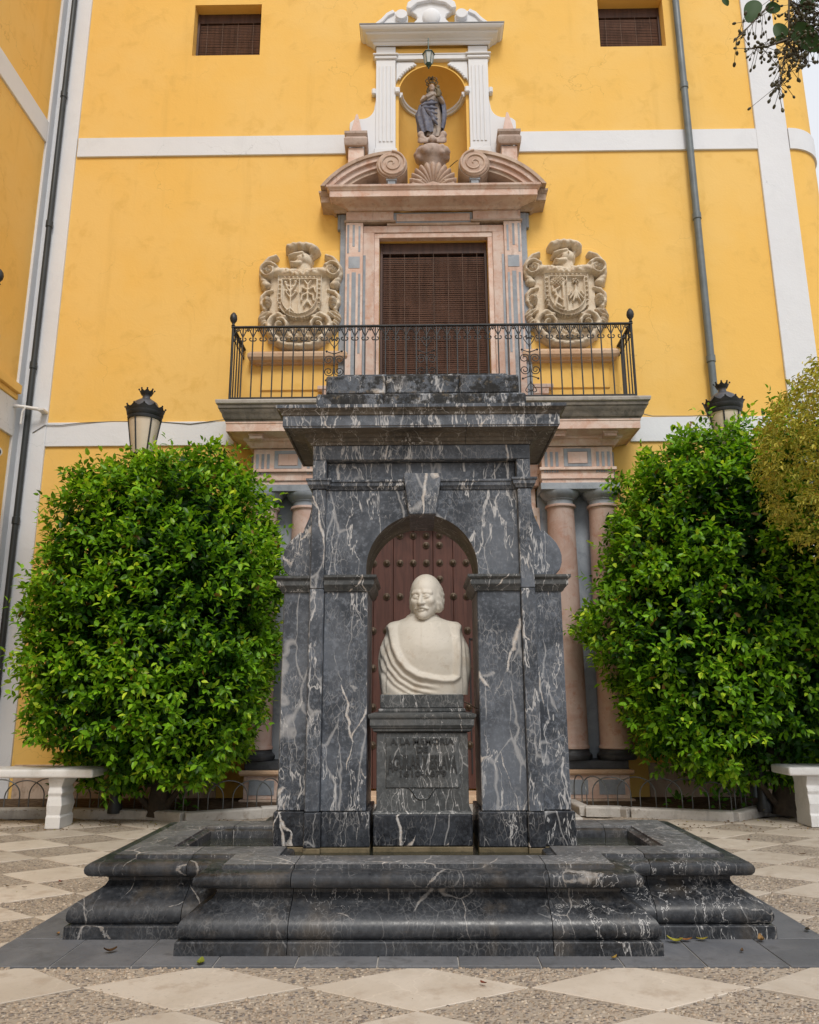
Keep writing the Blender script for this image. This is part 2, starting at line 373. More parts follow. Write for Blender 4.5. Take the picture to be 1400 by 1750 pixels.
M['lamptop'] = plain('lamp_dome_paint', (0.075, 0.078, 0.09), 0.35, 0.0, 0.3, 0.05)
M['green'] = plain('green_lantern_paint', (0.025, 0.075, 0.06), 0.45)
M['clearglass'] = plain('lantern_glass', (0.55, 0.57, 0.55), 0.15, 0.0, 0.1, 0.0)
M['plastic'] = plain('white_plastic', (0.72, 0.70, 0.67), 0.4, 0.0, 0.06, 0.0)
M['black'] = plain('black_rubber', (0.015, 0.015, 0.016), 0.5)
M['wire'] = plain('grey_cable', (0.18, 0.18, 0.18), 0.6)
M['bark'] = stone('dark_bark', (0.045, 0.034, 0.024), (0.07, 0.052, 0.036), (0.03, 0.024, 0.018), 4, 0.9, 0.4, 0.8)
M['twig'] = plain('brown_twig', (0.075, 0.055, 0.03), 0.7)
def wood(name, c, sc_=1.0, rough=0.55):
    s = NT(name); p = s.coords()
    g = s.noise(s.mapping(p, scale=(14 * sc_, 14 * sc_, 0.8 * sc_)), 2.4, 5, 0.65, 0.5)
    x = s.mix(s.step(g, 0.36, 0.68), c, tuple(v * 0.6 for v in c))
    x = s.mix(s.math('MULTIPLY', s.step(s.noise(p, 3, 4), 0.5, 0.7), 0.3), x, tuple(min(1, v * 1.6) for v in c))
    s.bump(g, 0.2, 0.006); return s.done(x, rough, spec=0.35)
M['door'] = wood('red_brown_door_wood', (0.100, 0.042, 0.032))
M['blind'] = wood('brown_blind_slats', (0.165, 0.092, 0.068), 0.6, 0.6)
M['blindframe'] = wood('dark_blind_frame', (0.085, 0.045, 0.034), 0.6, 0.55)
M['cord'] = plain('pale_cord', (0.25, 0.17, 0.13), 0.8)
def water():
    s = NT('fountain_water'); p = s.coords(False)
    s.bump(s.noise(p, 9, 3), 0.05, 0.01)
    return s.done((0.30, 0.33, 0.24), 0.03, spec=0.5, Transmission_Weight=0.92, IOR=1.33)
M['water'] = water()
M['algae'] = stone('algae_basin_stone', (0.055, 0.052, 0.030), (0.085, 0.078, 0.045), (0.035, 0.034, 0.022), 3, 0.7, 0.4)
M['scum'] = stone('limescale_band', (0.13, 0.105, 0.06), (0.19, 0.15, 0.09), (0.06, 0.05, 0.032), 3, 0.7, 0.4)
def leafmat(name, rough=0.36, trans=0.42):
    s = NT(name); a = s.n('ShaderNodeAttribute', attribute_name='Col'); p = s.coords(False)
    c = s.mix(s.math('MULTIPLY', s.noise(p, 40, 2), 0.35), a.outputs['Color'], s.mix(1.0, a.outputs['Color'], (0.6, 0.7, 0.5), 'MULTIPLY'))
    s.done(c, rough, spec=0.32)
    tr = s.n('ShaderNodeBsdfTranslucent'); s.l(s.mix(1.0, c, (1.0, 1.0, 0.5), 'MULTIPLY'), tr.inputs[0])
    mx = s.n('ShaderNodeMixShader'); mx.inputs[0].default_value = trans
    s.l(s.b.outputs[0], mx.inputs[1]); s.l(tr.outputs[0], mx.inputs[2]); s.l(mx.outputs[0], s.out.inputs[0]); return s.m
M['leafmatt'] = leafmat('dark_matt_leaf', 0.6, 0.12); M['leaf'] = leafmat('glossy_green_leaf'); M['leafdry'] = leafmat('matt_yellow_green_leaf', 0.55, 0.3)
def statue_mat(name, a, b, c):
    return stone(name, a, b, c, 6, 0.6, 0.5, 0.2)
M['robe'] = statue_mat('worn_blue_mantle', (0.11, 0.12, 0.175), (0.18, 0.185, 0.235), (0.28, 0.24, 0.21))
M['gown'] = statue_mat('worn_cream_gown', (0.36, 0.30, 0.26), (0.44, 0.36, 0.29), (0.22, 0.19, 0.22))
M['flesh'] = statue_mat('painted_flesh', (0.50, 0.36, 0.28), (0.55, 0.42, 0.34), (0.36, 0.25, 0.19))
M['crown'] = statue_mat('tarnished_crown', (0.11, 0.09, 0.06), (0.17, 0.13, 0.07), (0.05, 0.045, 0.035))
M['cloud'] = stone('grey_pink_carved_stone', (0.40, 0.30, 0.25), (0.46, 0.37, 0.32), (0.30, 0.22, 0.18), 2.5, 0.8, 0.45, 0.3)
M['shell'] = stone('pink_carved_stone', (0.48, 0.34, 0.265), (0.55, 0.43, 0.35), (0.36, 0.24, 0.18), 2.5, 0.8, 0.4, 0.3)
M['lettering'] = plain('dark_letter_stone', (0.022, 0.023, 0.023), 0.5, 0, 0.3)
# ================================================================== THE SETTING: ground, paving
WY = 9.5                                     # plane of the yellow facade
tag(MB().add([(-300, -300, -0.03), (300, -300, -0.03), (300, 600, -0.03), (-300, 600, -0.03)], [(0, 1, 2, 3)]).build('ground', M['pebbleground']), 'pale gravelly ground under the paving', None, kind='structure')

HX = [-5.85, -5.10, -4.35, -3.60, -2.86, -2.12, -1.40, -0.48, 0.44, 1.34, 2.12, 2.91, 3.66, 4.41, 5.16, 5.9]
HY = [3.59 + (0.54 if m >= 0 else 0.51) * m for m in range(-3, 11)]
paving = tag(bpy.data.objects.new('paving', None), 'courtyard paving of cream marble and pebble diamonds', None, kind='structure'); col.objects.link(paving)
SL = dict(x=1.99, y0=3.835, y1=6.13)         # the slate apron round the basin
def inside_apron(x, y): return abs(x + 0.02) < SL['x'] and SL['y0'] < y < SL['y1']
def clip_front(poly, f):                     # Sutherland-Hodgman against f(p) >= 0
    out = []
    for i, p in enumerate(poly):
        q = poly[(i + 1) % len(poly)]; a, b = f(p), f(q)
        if a >= 0: out.append(p)
        if a * b < 0: t = a / (a - b); out.append((p[0] + (q[0] - p[0]) * t, p[1] + (q[1] - p[1]) * t))
    return out
def diamond_tile(c, name, mat, z):
    cx = sum(p[0] for p in c) / 4; cy = sum(p[1] for p in c) / 4
    if cy > 8.3: return
    xs = [p[0] for p in c]; ys = [p[1] for p in c]
    pieces = [c]
    if max(ys) > SL['y0'] and min(ys) < SL['y1'] and max(xs) > -SL['x'] - .02 and min(xs) < SL['x'] - .02:
        pieces = []
        e = 0.003
        pieces.append(clip_front(c, lambda p: SL['y0'] - e - p[1]))
        pieces.append(clip_front(c, lambda p: p[1] - SL['y1'] - e))
        mid = clip_front(clip_front(c, lambda p: p[1] - SL['y0'] + e), lambda p: SL['y1'] + e - p[1])
        if mid:
            pieces.append(clip_front(mid, lambda p: p[0] - (SL['x'] - 0.02) - e)); pieces.append(clip_front(mid, lambda p: -(SL['x'] + 0.02) - e - p[0]))
    for q in pieces:
        if len(q) < 3: continue
        ar = abs(sum(q[i][0] * q[(i + 1) % len(q)][1] - q[(i + 1) % len(q)][0] * q[i][1] for i in range(len(q)))) / 2
        if ar < 0.003: continue
        mx = sum(p[0] for p in q) / len(q); my = sum(p[1] for p in q) / len(q)
        g = 0.0045                            # open joint
        q = [(p[0] + (mx - p[0]) * g / max(0.05, math.hypot(p[0] - mx, p[1] - my)), p[1] + (my - p[1]) * g / max(0.05, math.hypot(p[0] - mx, p[1] - my))) for p in q]
        dz = rng.uniform(-0.002, 0.002)
        MB().slab(q, -0.028, z + dz).build(name, mat, paving, bevel=0.002)
pebble_cells = []
for m in range(len(HY) - 1):
    for k in range(len(HX) - 1):
        xa, xb = HX[k], HX[k + 1]; y = HY[m]; xm = (xa + xb) / 2
        yn = (HY[m] + HY[m + 1]) / 2; yp = HY[m] - (yn - HY[m])
        if m > 0: yp = (HY[m] + HY[m - 1]) / 2
        if abs(xm) < 4.9: diamond_tile([(xa, y), (xm, yp), (xb, y), (xm, yn)], 'cream_tile', M['tile'], 0.0)
        if k < len(HX) - 2:
            x0, x1 = xm, (HX[k + 1] + HX[k + 2]) / 2
            if abs(xb) < 4.9:
                d = [(x0, yn), (xb, y), (x1, yn), (xb, HY[m + 1])]
                diamond_tile(d, 'pebble_tile', M['pebbleground'], -0.004); pebble_cells.append(d)
def scatter_pebbles():
    V = []; F = []; C = []
    t = [(math.cos(a), math.sin(a)) for a in np.linspace(0, 2 * math.pi, 7)[:-1]]
    n = 0
    for d in pebble_cells:
        (x0, yc), (xc, y0), (x1, _), (_, y1) = d
        if yc > 6.2: continue
        dens = 2200 if yc < 4.2 else 900
        cnt = int(dens * abs(x1 - x0) * abs(y1 - y0) / 2)
        for _ in range(cnt):
            a, b = rng.random(), rng.random()
            px = x0 + (xc - x0) * a + (x1 - xc) * b; py = yc + (y0 - yc) * a + (y1 - yc) * b
            if inside_apron(px, py): continue
            px += 0; L = rng.uniform(0.005, 0.0125); W = L * rng.uniform(0.45, 0.85); hh = rng.uniform(0.002, 0.0055); th = rng.uniform(0, 3.14)
            ca, sa = math.cos(th), math.sin(th); base = len(V)
            for ux, uy in t: V.append((px + ux * L * ca - uy * W * sa, py + ux * L * sa + uy * W * ca, -0.006))
            for ux, uy in t: V.append((px + .62 * (ux * L * ca - uy * W * sa), py + .62 * (ux * L * sa + uy * W * ca), -0.004 + hh))
            for i in range(6): F.append((base + i, base + (i + 1) % 6, base + 6 + (i + 1) % 6, base + 6 + i))
            F.append((base + 6, base + 7, base + 8, base + 9)); F.append((base + 9, base + 10, base + 11, base + 6))
            u = rng.random()
            g = (0.19, 0.155, 0.13) if u < 0.13 else ((0.43, 0.36, 0.28) if u > 0.72 else (0.35, 0.275, 0.205))
            q = rng.uniform(0.75, 1.2); C += [(g[0] * q, g[1] * q, g[2] * q, 1)] * 12
    me = np_mesh('pebbles', V, F, True); at = me.color_attributes.new('Col', 'FLOAT_COLOR', 'POINT'); at.data.foreach_set('color', np.array(C, np.float32).ravel())
    o = link('pebbles', me, M['pebbles'], paving); o['kind'] = 'stuff'
scatter_pebbles()

apron = tag(bpy.data.objects.new('slate_apron', None), 'dark slate apron laid round the fountain basin', None, kind='structure'); col.objects.link(apron)
def slate_row(x0, x1, y0, y1, n, alongx=True):
    for i in range(n):
        a, b = i / n, (i + 1) / n; g = 0.003
        q = (x0 + (x1 - x0) * a + g, x0 + (x1 - x0) * b - g, y0 + g, y1 - g) if alongx else (x0 + g, x1 - g, y0 + (y1 - y0) * a + g, y0 + (y1 - y0) * b - g)
        z = 0.004 + rng.uniform(-0.001, 0.001)
        MB().box(q[0], q[1], q[2], q[3], -0.025, z).build('slate_slab', M['slate'], apron, bevel=0.002)
slate_row(-2.01, 1.97, 3.835, 4.245, 11)
slate_row(-2.01, 1.97, 5.72, 6.13, 11)
slate_row(-2.01, -1.70, 4.245, 5.72, 3, False); slate_row(1.66, 1.97, 4.245, 5.72, 3, False)
MB().box(-2.0, 1.96, 3.84, 6.125, -0.027, -0.001).build('mortar_bed', M['curb'], apron)

# ------------------------------------------------------------------ planting beds behind the kerb
def bed(poly, side, label):
    b = tag(MB().slab(poly, -0.02, 0.055).build('soil_bed', M['soil']), label, None, kind='structure')
    return b
bedR = [(1.55, 9.44), (1.62, 8.52), (2.02, 8.46), (2.08, 8.36), (2.98, 8.06), (3.42, 8.52), (5.3, 8.42), (5.3, 9.44)]
bedL = [(-1.30, 9.44), (-1.40, 8.52), (-1.62, 8.46), (-2.30, 8.12), (-2.70, 8.30), (-3.62, 8.46), (-5.05, 8.40), (-5.05, 9.44)]
bed(bedR, 1, 'bare soil of the planting bed right of the doorway'); bed(bedL, -1, 'bare soil of the planting bed left of the doorway')
def kerb(path, label, flip):
    t = thing('stone_kerb', label, 'kerb', (path[0][0], path[0][1], 0), group='kerbs round the planting beds')
    P = path if not flip else path[::-1]
    # path runs so that its right-hand side faces the courtyard
    for i in range(len(P) - 1):
        a, b = Vector(P[i]), Vector(P[i + 1]); L = (b - a).length; n = max(1, round(L / 0.75))
        for j in range(n):
            q0, q1 = a.lerp(b, j / n + 0.004), a.lerp(b, (j + 1) / n - 0.004)
            z = 0.085 + rng.uniform(-0.006, 0.006)
            MB().sweep([(-0.05, -0.02), (0.055, -0.02), (0.06, z - 0.012), (0.045, z), (-0.045, z + 0.002), (-0.05, z - 0.01)], [tuple(q0), tuple(q1)]).build('kerb_stone', M['curb'], t, bevel=0.006)
kerb([(1.62, 9.05), (1.66, 8.50), (2.02, 8.44), (2.08, 8.34), (2.98, 8.04), (3.42, 8.50), (5.25, 8.40)], 'pale stone kerb bending round the right planting bed', False)
kerb([(-5.0, 8.38), (-3.62, 8.44), (-2.70, 8.28), (-2.30, 8.10), (-1.62, 8.44), (-1.44, 8.50), (-1.38, 9.05)], 'pale stone kerb bending round the left planting bed', False)
tag(MB().box(-1.28, 1.53, 7.95, 9.2, -0.02, 0.045).build('path', M['curb'], bevel=0.01), 'pale stone path leading to the studded door', None, kind='structure')

# ================================================================== THE YELLOW BUILDING
bld = thing('yellow_building', 'tall yellow plastered building with white bands and a rounded right corner', 'building', (0, WY, 0))
PX = 0.165; UX = 0.215                        # axes of the doorway and of the storey above it
ZT = 13.2
def arch_pts(cx, cz, r, n=24, a0=math.pi, a1=0.0):
    return [(cx + r * math.cos(a0 + (a1 - a0) * i / n), cz + r * math.sin(a0 + (a1 - a0) * i / n)) for i in range(n + 1)]
NI = dict(cx=0.225, r=0.47, z0=7.90, zs=9.43)
holes = [(-3.22, -2.245, 10.15, 11.03), (2.638, 3.575, 10.205, 11.03), (UX - 0.72, UX + 0.72, 4.60, 7.13), (PX - 0.98, PX + 0.98, 0.02, 3.25), (NI['cx'] - NI['r'], NI['cx'] + NI['r'], NI['z0'], NI['zs'] + NI['r'])]
def wall_sheet():
    mb = MB(); xs = sorted({-5.11, 5.13} | {h[0] for h in holes} | {h[1] for h in holes}); zs = sorted({-0.1, ZT} | {h[2] for h in holes} | {h[3] for h in holes})
    for i in range(len(xs) - 1):
        for j in range(len(zs) - 1):
            mx, mz = (xs[i] + xs[i + 1]) / 2, (zs[j] + zs[j + 1]) / 2
            if any(h[0] < mx < h[1] and h[2] < mz < h[3] for h in holes): continue
            mb.add([(xs[i], WY, zs[j]), (xs[i + 1], WY, zs[j]), (xs[i + 1], WY, zs[j + 1]), (xs[i], WY, zs[j + 1])], [(0, 1, 2, 3)])
    # spandrels over the niche arch
    c = NI['cx']; r = NI['r']; zs_ = NI['zs']; a = arch_pts(c, zs_, r, 24)
    for i in range(12): mb.add([(c - r, WY, zs_ + r), (a[i][0], WY, a[i][1]), (a[i + 1][0], WY, a[i + 1][1])], [(0, 1, 2)])
    for i in range(12, 24): mb.add([(c + r, WY, zs_ + r), (a[i][0], WY, a[i][1]), (a[i + 1][0], WY, a[i + 1][1])], [(0, 1, 2)])
    # reveals
    for h in holes[:4]:
        d = 0.30 if h[3] > 10 else 0.42
        x0, x1, z0, z1 = h
        mb.add([(x0, WY, z0), (x0, WY + d, z0), (x0, WY + d, z1), (x0, WY, z1)], [(0, 1, 2, 3)]); mb.add([(x1, WY, z0), (x1, WY + d, z0), (x1, WY + d, z1), (x1, WY, z1)], [(3, 2, 1, 0)])
        mb.add([(x0, WY, z1), (x1, WY, z1), (x1, WY + d, z1), (x0, WY + d, z1)], [(3, 2, 1, 0)]); mb.add([(x0, WY, z0), (x1, WY, z0), (x1, WY + d, z0), (x0, WY + d, z0)], [(0, 1, 2, 3)])
        mb.add([(x0, WY + d, z0), (x1, WY + d, z0), (x1, WY + d, z1), (x0, WY + d, z1)], [(0, 1, 2, 3)])
    me = mb.mesh('wall', recalc=False); return link('wall', me, M['yellow'], bld)
wall_sheet()
def niche_shell():
    c = NI['cx']; r = NI['r']; n = 28; V = []; F = []
    rows = [NI['z0'], 8.4, 8.9, NI['zs']]
    for z in rows: V += [(c - r * math.cos(math.pi * i / n), WY + r * math.sin(math.pi * i / n), z) for i in range(n + 1)]
    for j in range(1, 13):
        e = math.pi / 2 * j / 12
        V += [(c - r * math.cos(e) * math.cos(math.pi * i / n), WY + r * math.cos(e) * math.sin(math.pi * i / n), NI['zs'] + r * math.sin(e)) for i in range(n + 1)]
    F = grid_faces(n + 1, 16, False)
    V += [(c - r, WY, NI['z0']), (c + r, WY, NI['z0'])]
    F2 = [[k for k in range(n + 1)]]
    mb = MB(); mb.add(V, F + F2); o = link('niche', mb.mesh('niche', smooth=50, recalc=False), M['yellow'], bld)
    tag(o, 'rounded niche recess holding the statue')
niche_shell()
# rounded corner on the right and the side wall running back
def corner_pts(r0, n=14): return [(5.13 + r0 * math.sin(math.pi / 2 * i / n), WY + 0.55 - r0 * math.cos(math.pi / 2 * i / n)) for i in range(n + 1)] + [(5.13 + r0, WY + 6)]
def ribbon(pts, z0, z1):
    mb = MB(); n = len(pts)
    mb.add([(x, y, z0) for x, y in pts] + [(x, y, z1) for x, y in pts], [(i, i + 1, n + i + 1, n + i) for i in range(n - 1)]); return mb
link('rounded_corner', ribbon(corner_pts(0.55), -0.1, ZT).mesh('rounded_corner', smooth=40, recalc=False), M['yellow'], bld)
MB().box(-5.11, 5.68, WY + 0.6, WY + 6, ZT - 0.05, ZT).build('roof', M['whitetrim'], bld)
MB().sweep([(0, ZT - 0.5), (0.1, ZT - 0.45), (0.3, ZT - 0.2), (0.36, ZT), (0, ZT)], [(-5.1, WY - 0.001), (5.13, WY - 0.001)]).build('eaves', M['whitetrim'], bld)
# white bands
def band(x0, x1, z0, z1, d=0.028, name='white_band'):
    return MB().box(x0, x1, WY - d, WY + 0.01, z0, z1).build(name, M['white'], bld, bevel=0.006)
band(-4.72, -0.86, 8.48, 8.785); band(1.33, 4.69, 8.475, 8.80)
band(-4.735, -2.34, 4.268, 4.588); band(2.66, 4.69, 4.272, 4.598)
band(-5.108, -4.735, 0.0, 13.0, 0.032, 'white_strip'); band(4.687, 5.118, 0.0, 13.0, 0.032, 'white_strip')
def corner_band(z0, z1):
    p = corner_pts(0.55 + 0.028); n = len(p); q = corner_pts(0.54)
    V = [(x, y, z0) for x, y in p] + [(x, y, z1) for x, y in p] + [(x, y, z0) for x, y in q] + [(x, y, z1) for x, y in q]
    F = []
    for i in range(n - 1): F += [(i, i + 1, n + i + 1, n + i), (2 * n + i, i, i + 1, 2 * n + i + 1)[::1], (n + i, n + i + 1, 3 * n + i + 1, 3 * n + i)]
    F.append((0, n, 3 * n, 2 * n))
    MB().add(V, F).build('white_band', M['white'], bld, smooth=40)
corner_band(8.475, 8.80); corner_band(4.272, 4.598)
band(-4.70, -2.35, 0.0, 0.42, 0.012, 'plinth_course'); band(2.6, 4.66, 0.0, 0.42, 0.012, 'plinth_course')
for o in bld.children:
    if o.name.startswith('plinth_course'): o.data.materials.clear(); o.data.materials.append(M['pinkdark'])
# slightly raised plaster fields behind the coats of arms
def field(x0, x1, z0, z1, left):
    r = 0.16; p = []
    if left: p = [(x0, z0), (x1, z0), (x1, z1)] + [(x0 + r - r * math.sin(a), z1 - r + r * math.cos(a)) for a in np.linspace(0, math.pi / 2, 8)]
    else: p = [(x0, z0), (x1, z0)] + [(x1 - r + r * math.cos(a), z1 - r + r * math.sin(a)) for a in np.linspace(0, math.pi / 2, 8)] + [(x0, z1)]
    MB().prism(p, WY - 0.022, WY + 0.005).build('plaster_field', M['yellow'], bld, bevel=0.008)
field(-2.035, -1.03, 5.0, 6.985, True); field(1.46, 2.45, 5.0, 6.985, False)

# ------------------------------------------------------------------ the neighbouring wing on the left
wing = thing('side_wing', 'yellow side wing at the left edge with slanting white bands', 'building', (-5.11, 7, 0))
LX = -5.11
MB().add([(LX, WY, -0.1), (LX, -3, -0.1), (LX, -3, ZT), (LX, WY, ZT)], [(0, 1, 2, 3)]).build('wall', M['yellow'], wing)
def lband(y0, y1, z0, z1, d=0.028, name='white_band', mat='white'): return MB().box(LX - 0.01, LX + d, y0, y1, z0, z1).build(name, M[mat], wing, bevel=0.006)
lband(9.33, 9.468, 0, 13, 0.030, 'white_strip')
lband(-3, 9.33, 8.60, 8.93); lband(-3, 9.33, 11.15, 11.5); lband(-3, 9.33, 4.36, 4.83, 0.034)
lband(-3, 9.30, 4.905, 5.02, 0.10, 'string_course', 'yellow'); lband(-3, 9.31, 4.832, 4.903, 0.055, 'string_course', 'yellow')
lband(-3, 9.05, 4.25, 4.358, 0.012, 'plaster_field', 'yellow')

# ================================================================== DOORWAY (lower portal)
portal = thing('stone_portal', 'pink and grey stone doorway with paired columns carrying the balcony', 'portal', (PX, 9.2, 0))
def both(f):
    for s in (-1, 1): f(s)
FY = 9.12; FH = 2.17
def bx(x0, x1, y0, y1, z0, z1, name, mat, s=None, bevel=0.004, parent=portal, cx=PX):
    x0, x1 = (cx + s * x0, cx + s * x1) if s is not None else (cx + x0, cx + x1)
    return MB().box(x0, x1, y0, y1, z0, z1).build(name, M[mat], parent, bevel=bevel)
def pedestal(s):
    bx(1.26, 2.16, 9.08, WY + .02, 0.02, 0.075, 'pedestal_base', 'pinkdark', s)
    d = bx(1.30, 2.12, 9.115, WY + .02, 0.077, 0.322, 'pedestal', 'pink', s)
    for a in (1.38, 1.78): bx(a, a + 0.28, 9.108, 9.13, 0.12, 0.275, 'inlay_panel', 'greystone', s, 0.002)
    x0, x1 = sorted((PX + s * 1.30, PX + s * 2.12))
    MB().sweep([(0, .322), (.03, .326), (.045, .345), (.045, .368), (.035, .382), (0, .384)], [(x0, WY), (x0, 9.115), (x1, 9.115), (x1, WY)]).build('pedestal_moulding', M['ledge'], portal, smooth=35)
    bx(1.305, 2.115, 9.10, WY + .02, 0.386, 0.475, 'column_plinth', 'blackstone', s)
    bx(1.28, 2.17, 9.40, WY + .02, 0.476, 3.55, 'back_panel', 'greystone', s)
    for c in (1.535, 2.035):
        cc = (PX + s * c, 9.27, 0)
        cb = ((0.16, 0.476), (0.205, 0.478), (0.222, 0.50), (0.222, 0.53), (0.20, 0.552), (0.19, 0.565), (0.19, 0.585), (0.16, 0.59))
        prof = [(0.186, 0.592), (0.196, 0.600), (0.196, 0.622), (0.186, 0.632)]
        for i in range(15):
            t = i / 14; prof.append((0.183 - 0.024 * t ** 1.7, 0.64 + 2.70 * t))
        prof += [(0.162, 3.355), (0.182, 3.362), (0.185, 3.376), (0.182, 3.390), (0.160, 3.396)]
        sh = MB().lathe(prof, cc, 40).build('column', M['column'], portal, smooth=40)
        MB().lathe(list(cb), cc, 40).build('base', M['blackstone'], sh, smooth=40)
        MB().lathe([(0.157, 3.397), (0.157, 3.445), (0.172, 3.452), (0.172, 3.462), (0.185, 3.470), (0.215, 3.50), (0.23, 3.53), (0.232, 3.549), (0.1, 3.55)], cc, 40).build('capital', M['greystone'], sh, smooth=40)
    bx(1.28, 2.215, 9.055, WY, 3.551, 3.632, 'abacus', 'greystone', s)
    bx(1.31, 2.155, 9.15, WY, 3.634, 3.70, 'architrave', 'pink', s)
    bx(1.30, 2.17, 9.13, WY, 3.701, 3.80, 'architrave', 'pink', s)
    bx(1.28, 2.20, 9.095, WY, 3.802, 3.838, 'taenia', 'pink', s)
    bx(1.31, 2.165, 9.13, WY, 3.84, 4.10, 'frieze', 'pink', s)
    bx(2.166, 2.24, 9.36, WY, 3.634, 4.10, 'back_panel', 'greystone', s)
    for t0 in (1.33, 1.95):                        # triglyphs
        for i in range(3): bx(t0 + 0.018 + i * 0.066, t0 + 0.052 + i * 0.066, 9.124, 9.14, 3.85, 4.035, 'triglyph_bar', 'greystone', s, 0.002)
        for i in range(6): bx(t0 + 0.01 + i * 0.03, t0 + 0.026 + i * 0.03, 9.118, 9.14, 3.778, 3.80, 'gutta', 'greystone', s, 0.001)
    for (a, b, c, d) in ((1.58, 1.625, 3.85, 4.075), (1.865, 1.91, 3.85, 4.075), (1.625, 1.865, 4.035, 4.075), (1.625, 1.865, 3.85, 3.885)):
        bx(a, b, 9.122, 9.14, c, d, 'metope_frame', 'greystone', s, 0.001)
    bx(1.63, 1.86, 9.118, 9.14, 3.89, 4.03, 'metope', 'obelisk', s, 0.002)
    for m_ in (1.42, 2.03): bx(m_, m_ + 0.155, 8.92, 9.12, 4.165, 4.236, 'modillion', 'pink', s); bx(m_ - .012, m_ + 0.167, 8.91, 9.12, 4.20, 4.2365, 'modillion', 'pink', s)
both(pedestal)
L0, L1 = PX - FH, PX + FH
path = [(L0, WY), (L0, FY), (L1, FY), (L1, WY)]
MB().sweep([(0, 4.102), (.03, 4.102), (.045, 4.12), (.06, 4.135), (.075, 4.165), (.10, 4.175), (.105, 4.20), (.25, 4.238), (.262, 4.228), (.275, 4.232), (.275, 4.325), (.283, 4.33), (.283, 4.348), (0, 4.349)], path).build('corona', M['pink'], portal, smooth=30)
MB().sweep([(0, 4.35), (.285, 4.35), (.287, 4.365), (.30, 4.372), (.315, 4.40), (.325, 4.44), (.345, 4.465), (.35, 4.49), (.362, 4.495), (.365, 4.535), (0, 4.537)], path).build('cymatium', M['greydark'], portal, smooth=30)
MB().sweep([(0, 4.538), (.372, 4.538), (.386, 4.548), (.392, 4.578), (.388, 4.592), (0, 4.60)], path).build('balcony_floor', M['curb'], portal)
MB().box(L0, L1, FY + 0.002, WY, 4.105, 4.598).build('balcony_core', M['pinkdark'], portal)
bx(-1.30, 1.30, 9.30, WY, 3.66, 4.10, 'lintel_frieze', 'pink')
bx(-1.26, 1.26, 9.40, WY + .02, 3.26, 3.655, 'door_lintel', 'pink')
def jamb(s):
    bx(0.985, 1.262, 9.40, WY + .02, 0.05, 3.258, 'door_jamb', 'pink', s)
    bx(0.985, 1.08, 9.375, 9.40, 0.05, 3.258, 'jamb_fillet', 'pink', s)
    bx(1.14, 1.30, 9.36, 9.40, 2.9, 3.40, 'crossette', 'pink', s); bx(1.18, 1.262, 9.352, 9.36, 2.0, 3.3, 'jamb_fillet', 'ledge', s)
both(jamb)
bx(-1.3, 1.3, 8.95, 9.44, 0.046, 0.13, 'door_step', 'ledge', bevel=0.008)

door = thing('studded_door', 'dark red-brown plank door with bronze studs behind the bust', 'door', (PX, 9.56, 0.13))
nx = 8; pw = 1.94 / nx
for i in range(nx):
    a = PX - 0.97 + i * pw
    MB().box(a + 0.002, a + pw - 0.002, 9.555 + (i % 2) * 0.003, 9.62, 0.135, 3.25).build('plank', M['door'], door, bevel=0.004)
bx(-0.97, 0.97, 9.63, 9.66, 0.135, 3.25, 'backing', 'black', parent=door)
stud_me = MB().lathe([(0.0, 0.03), (0.018, 0.028), (0.026, 0.018), (0.028, 0.012), (0.041, 0.009), (0.044, 0.002), (0.044, -0.005)][::-1], (0, 0, 0), 16).mesh('stud', smooth=50)
stud_me.materials.append(M['stud'])
z_rows = [0.62, 1.05, 1.50, 1.94, 2.35, 2.76, 3.10]
for z in z_rows:
    for i in range(12):
        x = PX - 0.97 + 1.94 * (i + 0.5) / 12
        o = bpy.data.objects.new('stud', stud_me); col.objects.link(o); attach(o, door, False)
        o.location = (x - PX, 9.554 - 9.56, z - 0.13); o.rotation_euler = (R(90), 0, 0)
for x, z in ((-0.083, 2.98), (0.08, 2.98), (-0.083, 2.56), (0.08, 2.56)):
    o = bpy.data.objects.new('stud', stud_me); col.objects.link(o); attach(o, door, False); o.location = (x, 9.554 - 9.56, z - 0.13); o.rotation_euler = (R(90), 0, 0)
mb = MB(); mb.tube([(PX + .52, 9.55, 1.52), (PX + .52, 9.50, 1.50), (PX + .52, 9.50, 1.34), (PX + .52, 9.55, 1.32)], 0.012); mb.box(PX + .50, PX + .54, 9.54, 9.555, 1.27, 1.57); mb.build('handle', M['stud'], door, smooth=40)
mb = MB(); mb.box(PX + .42, PX + .66, 9.545, 9.556, 1.83, 1.845); mb.box(PX + .42, PX + .435, 9.545, 9.556, 0.3, 1.845); mb.build('wicket_edge', M['black'], door)

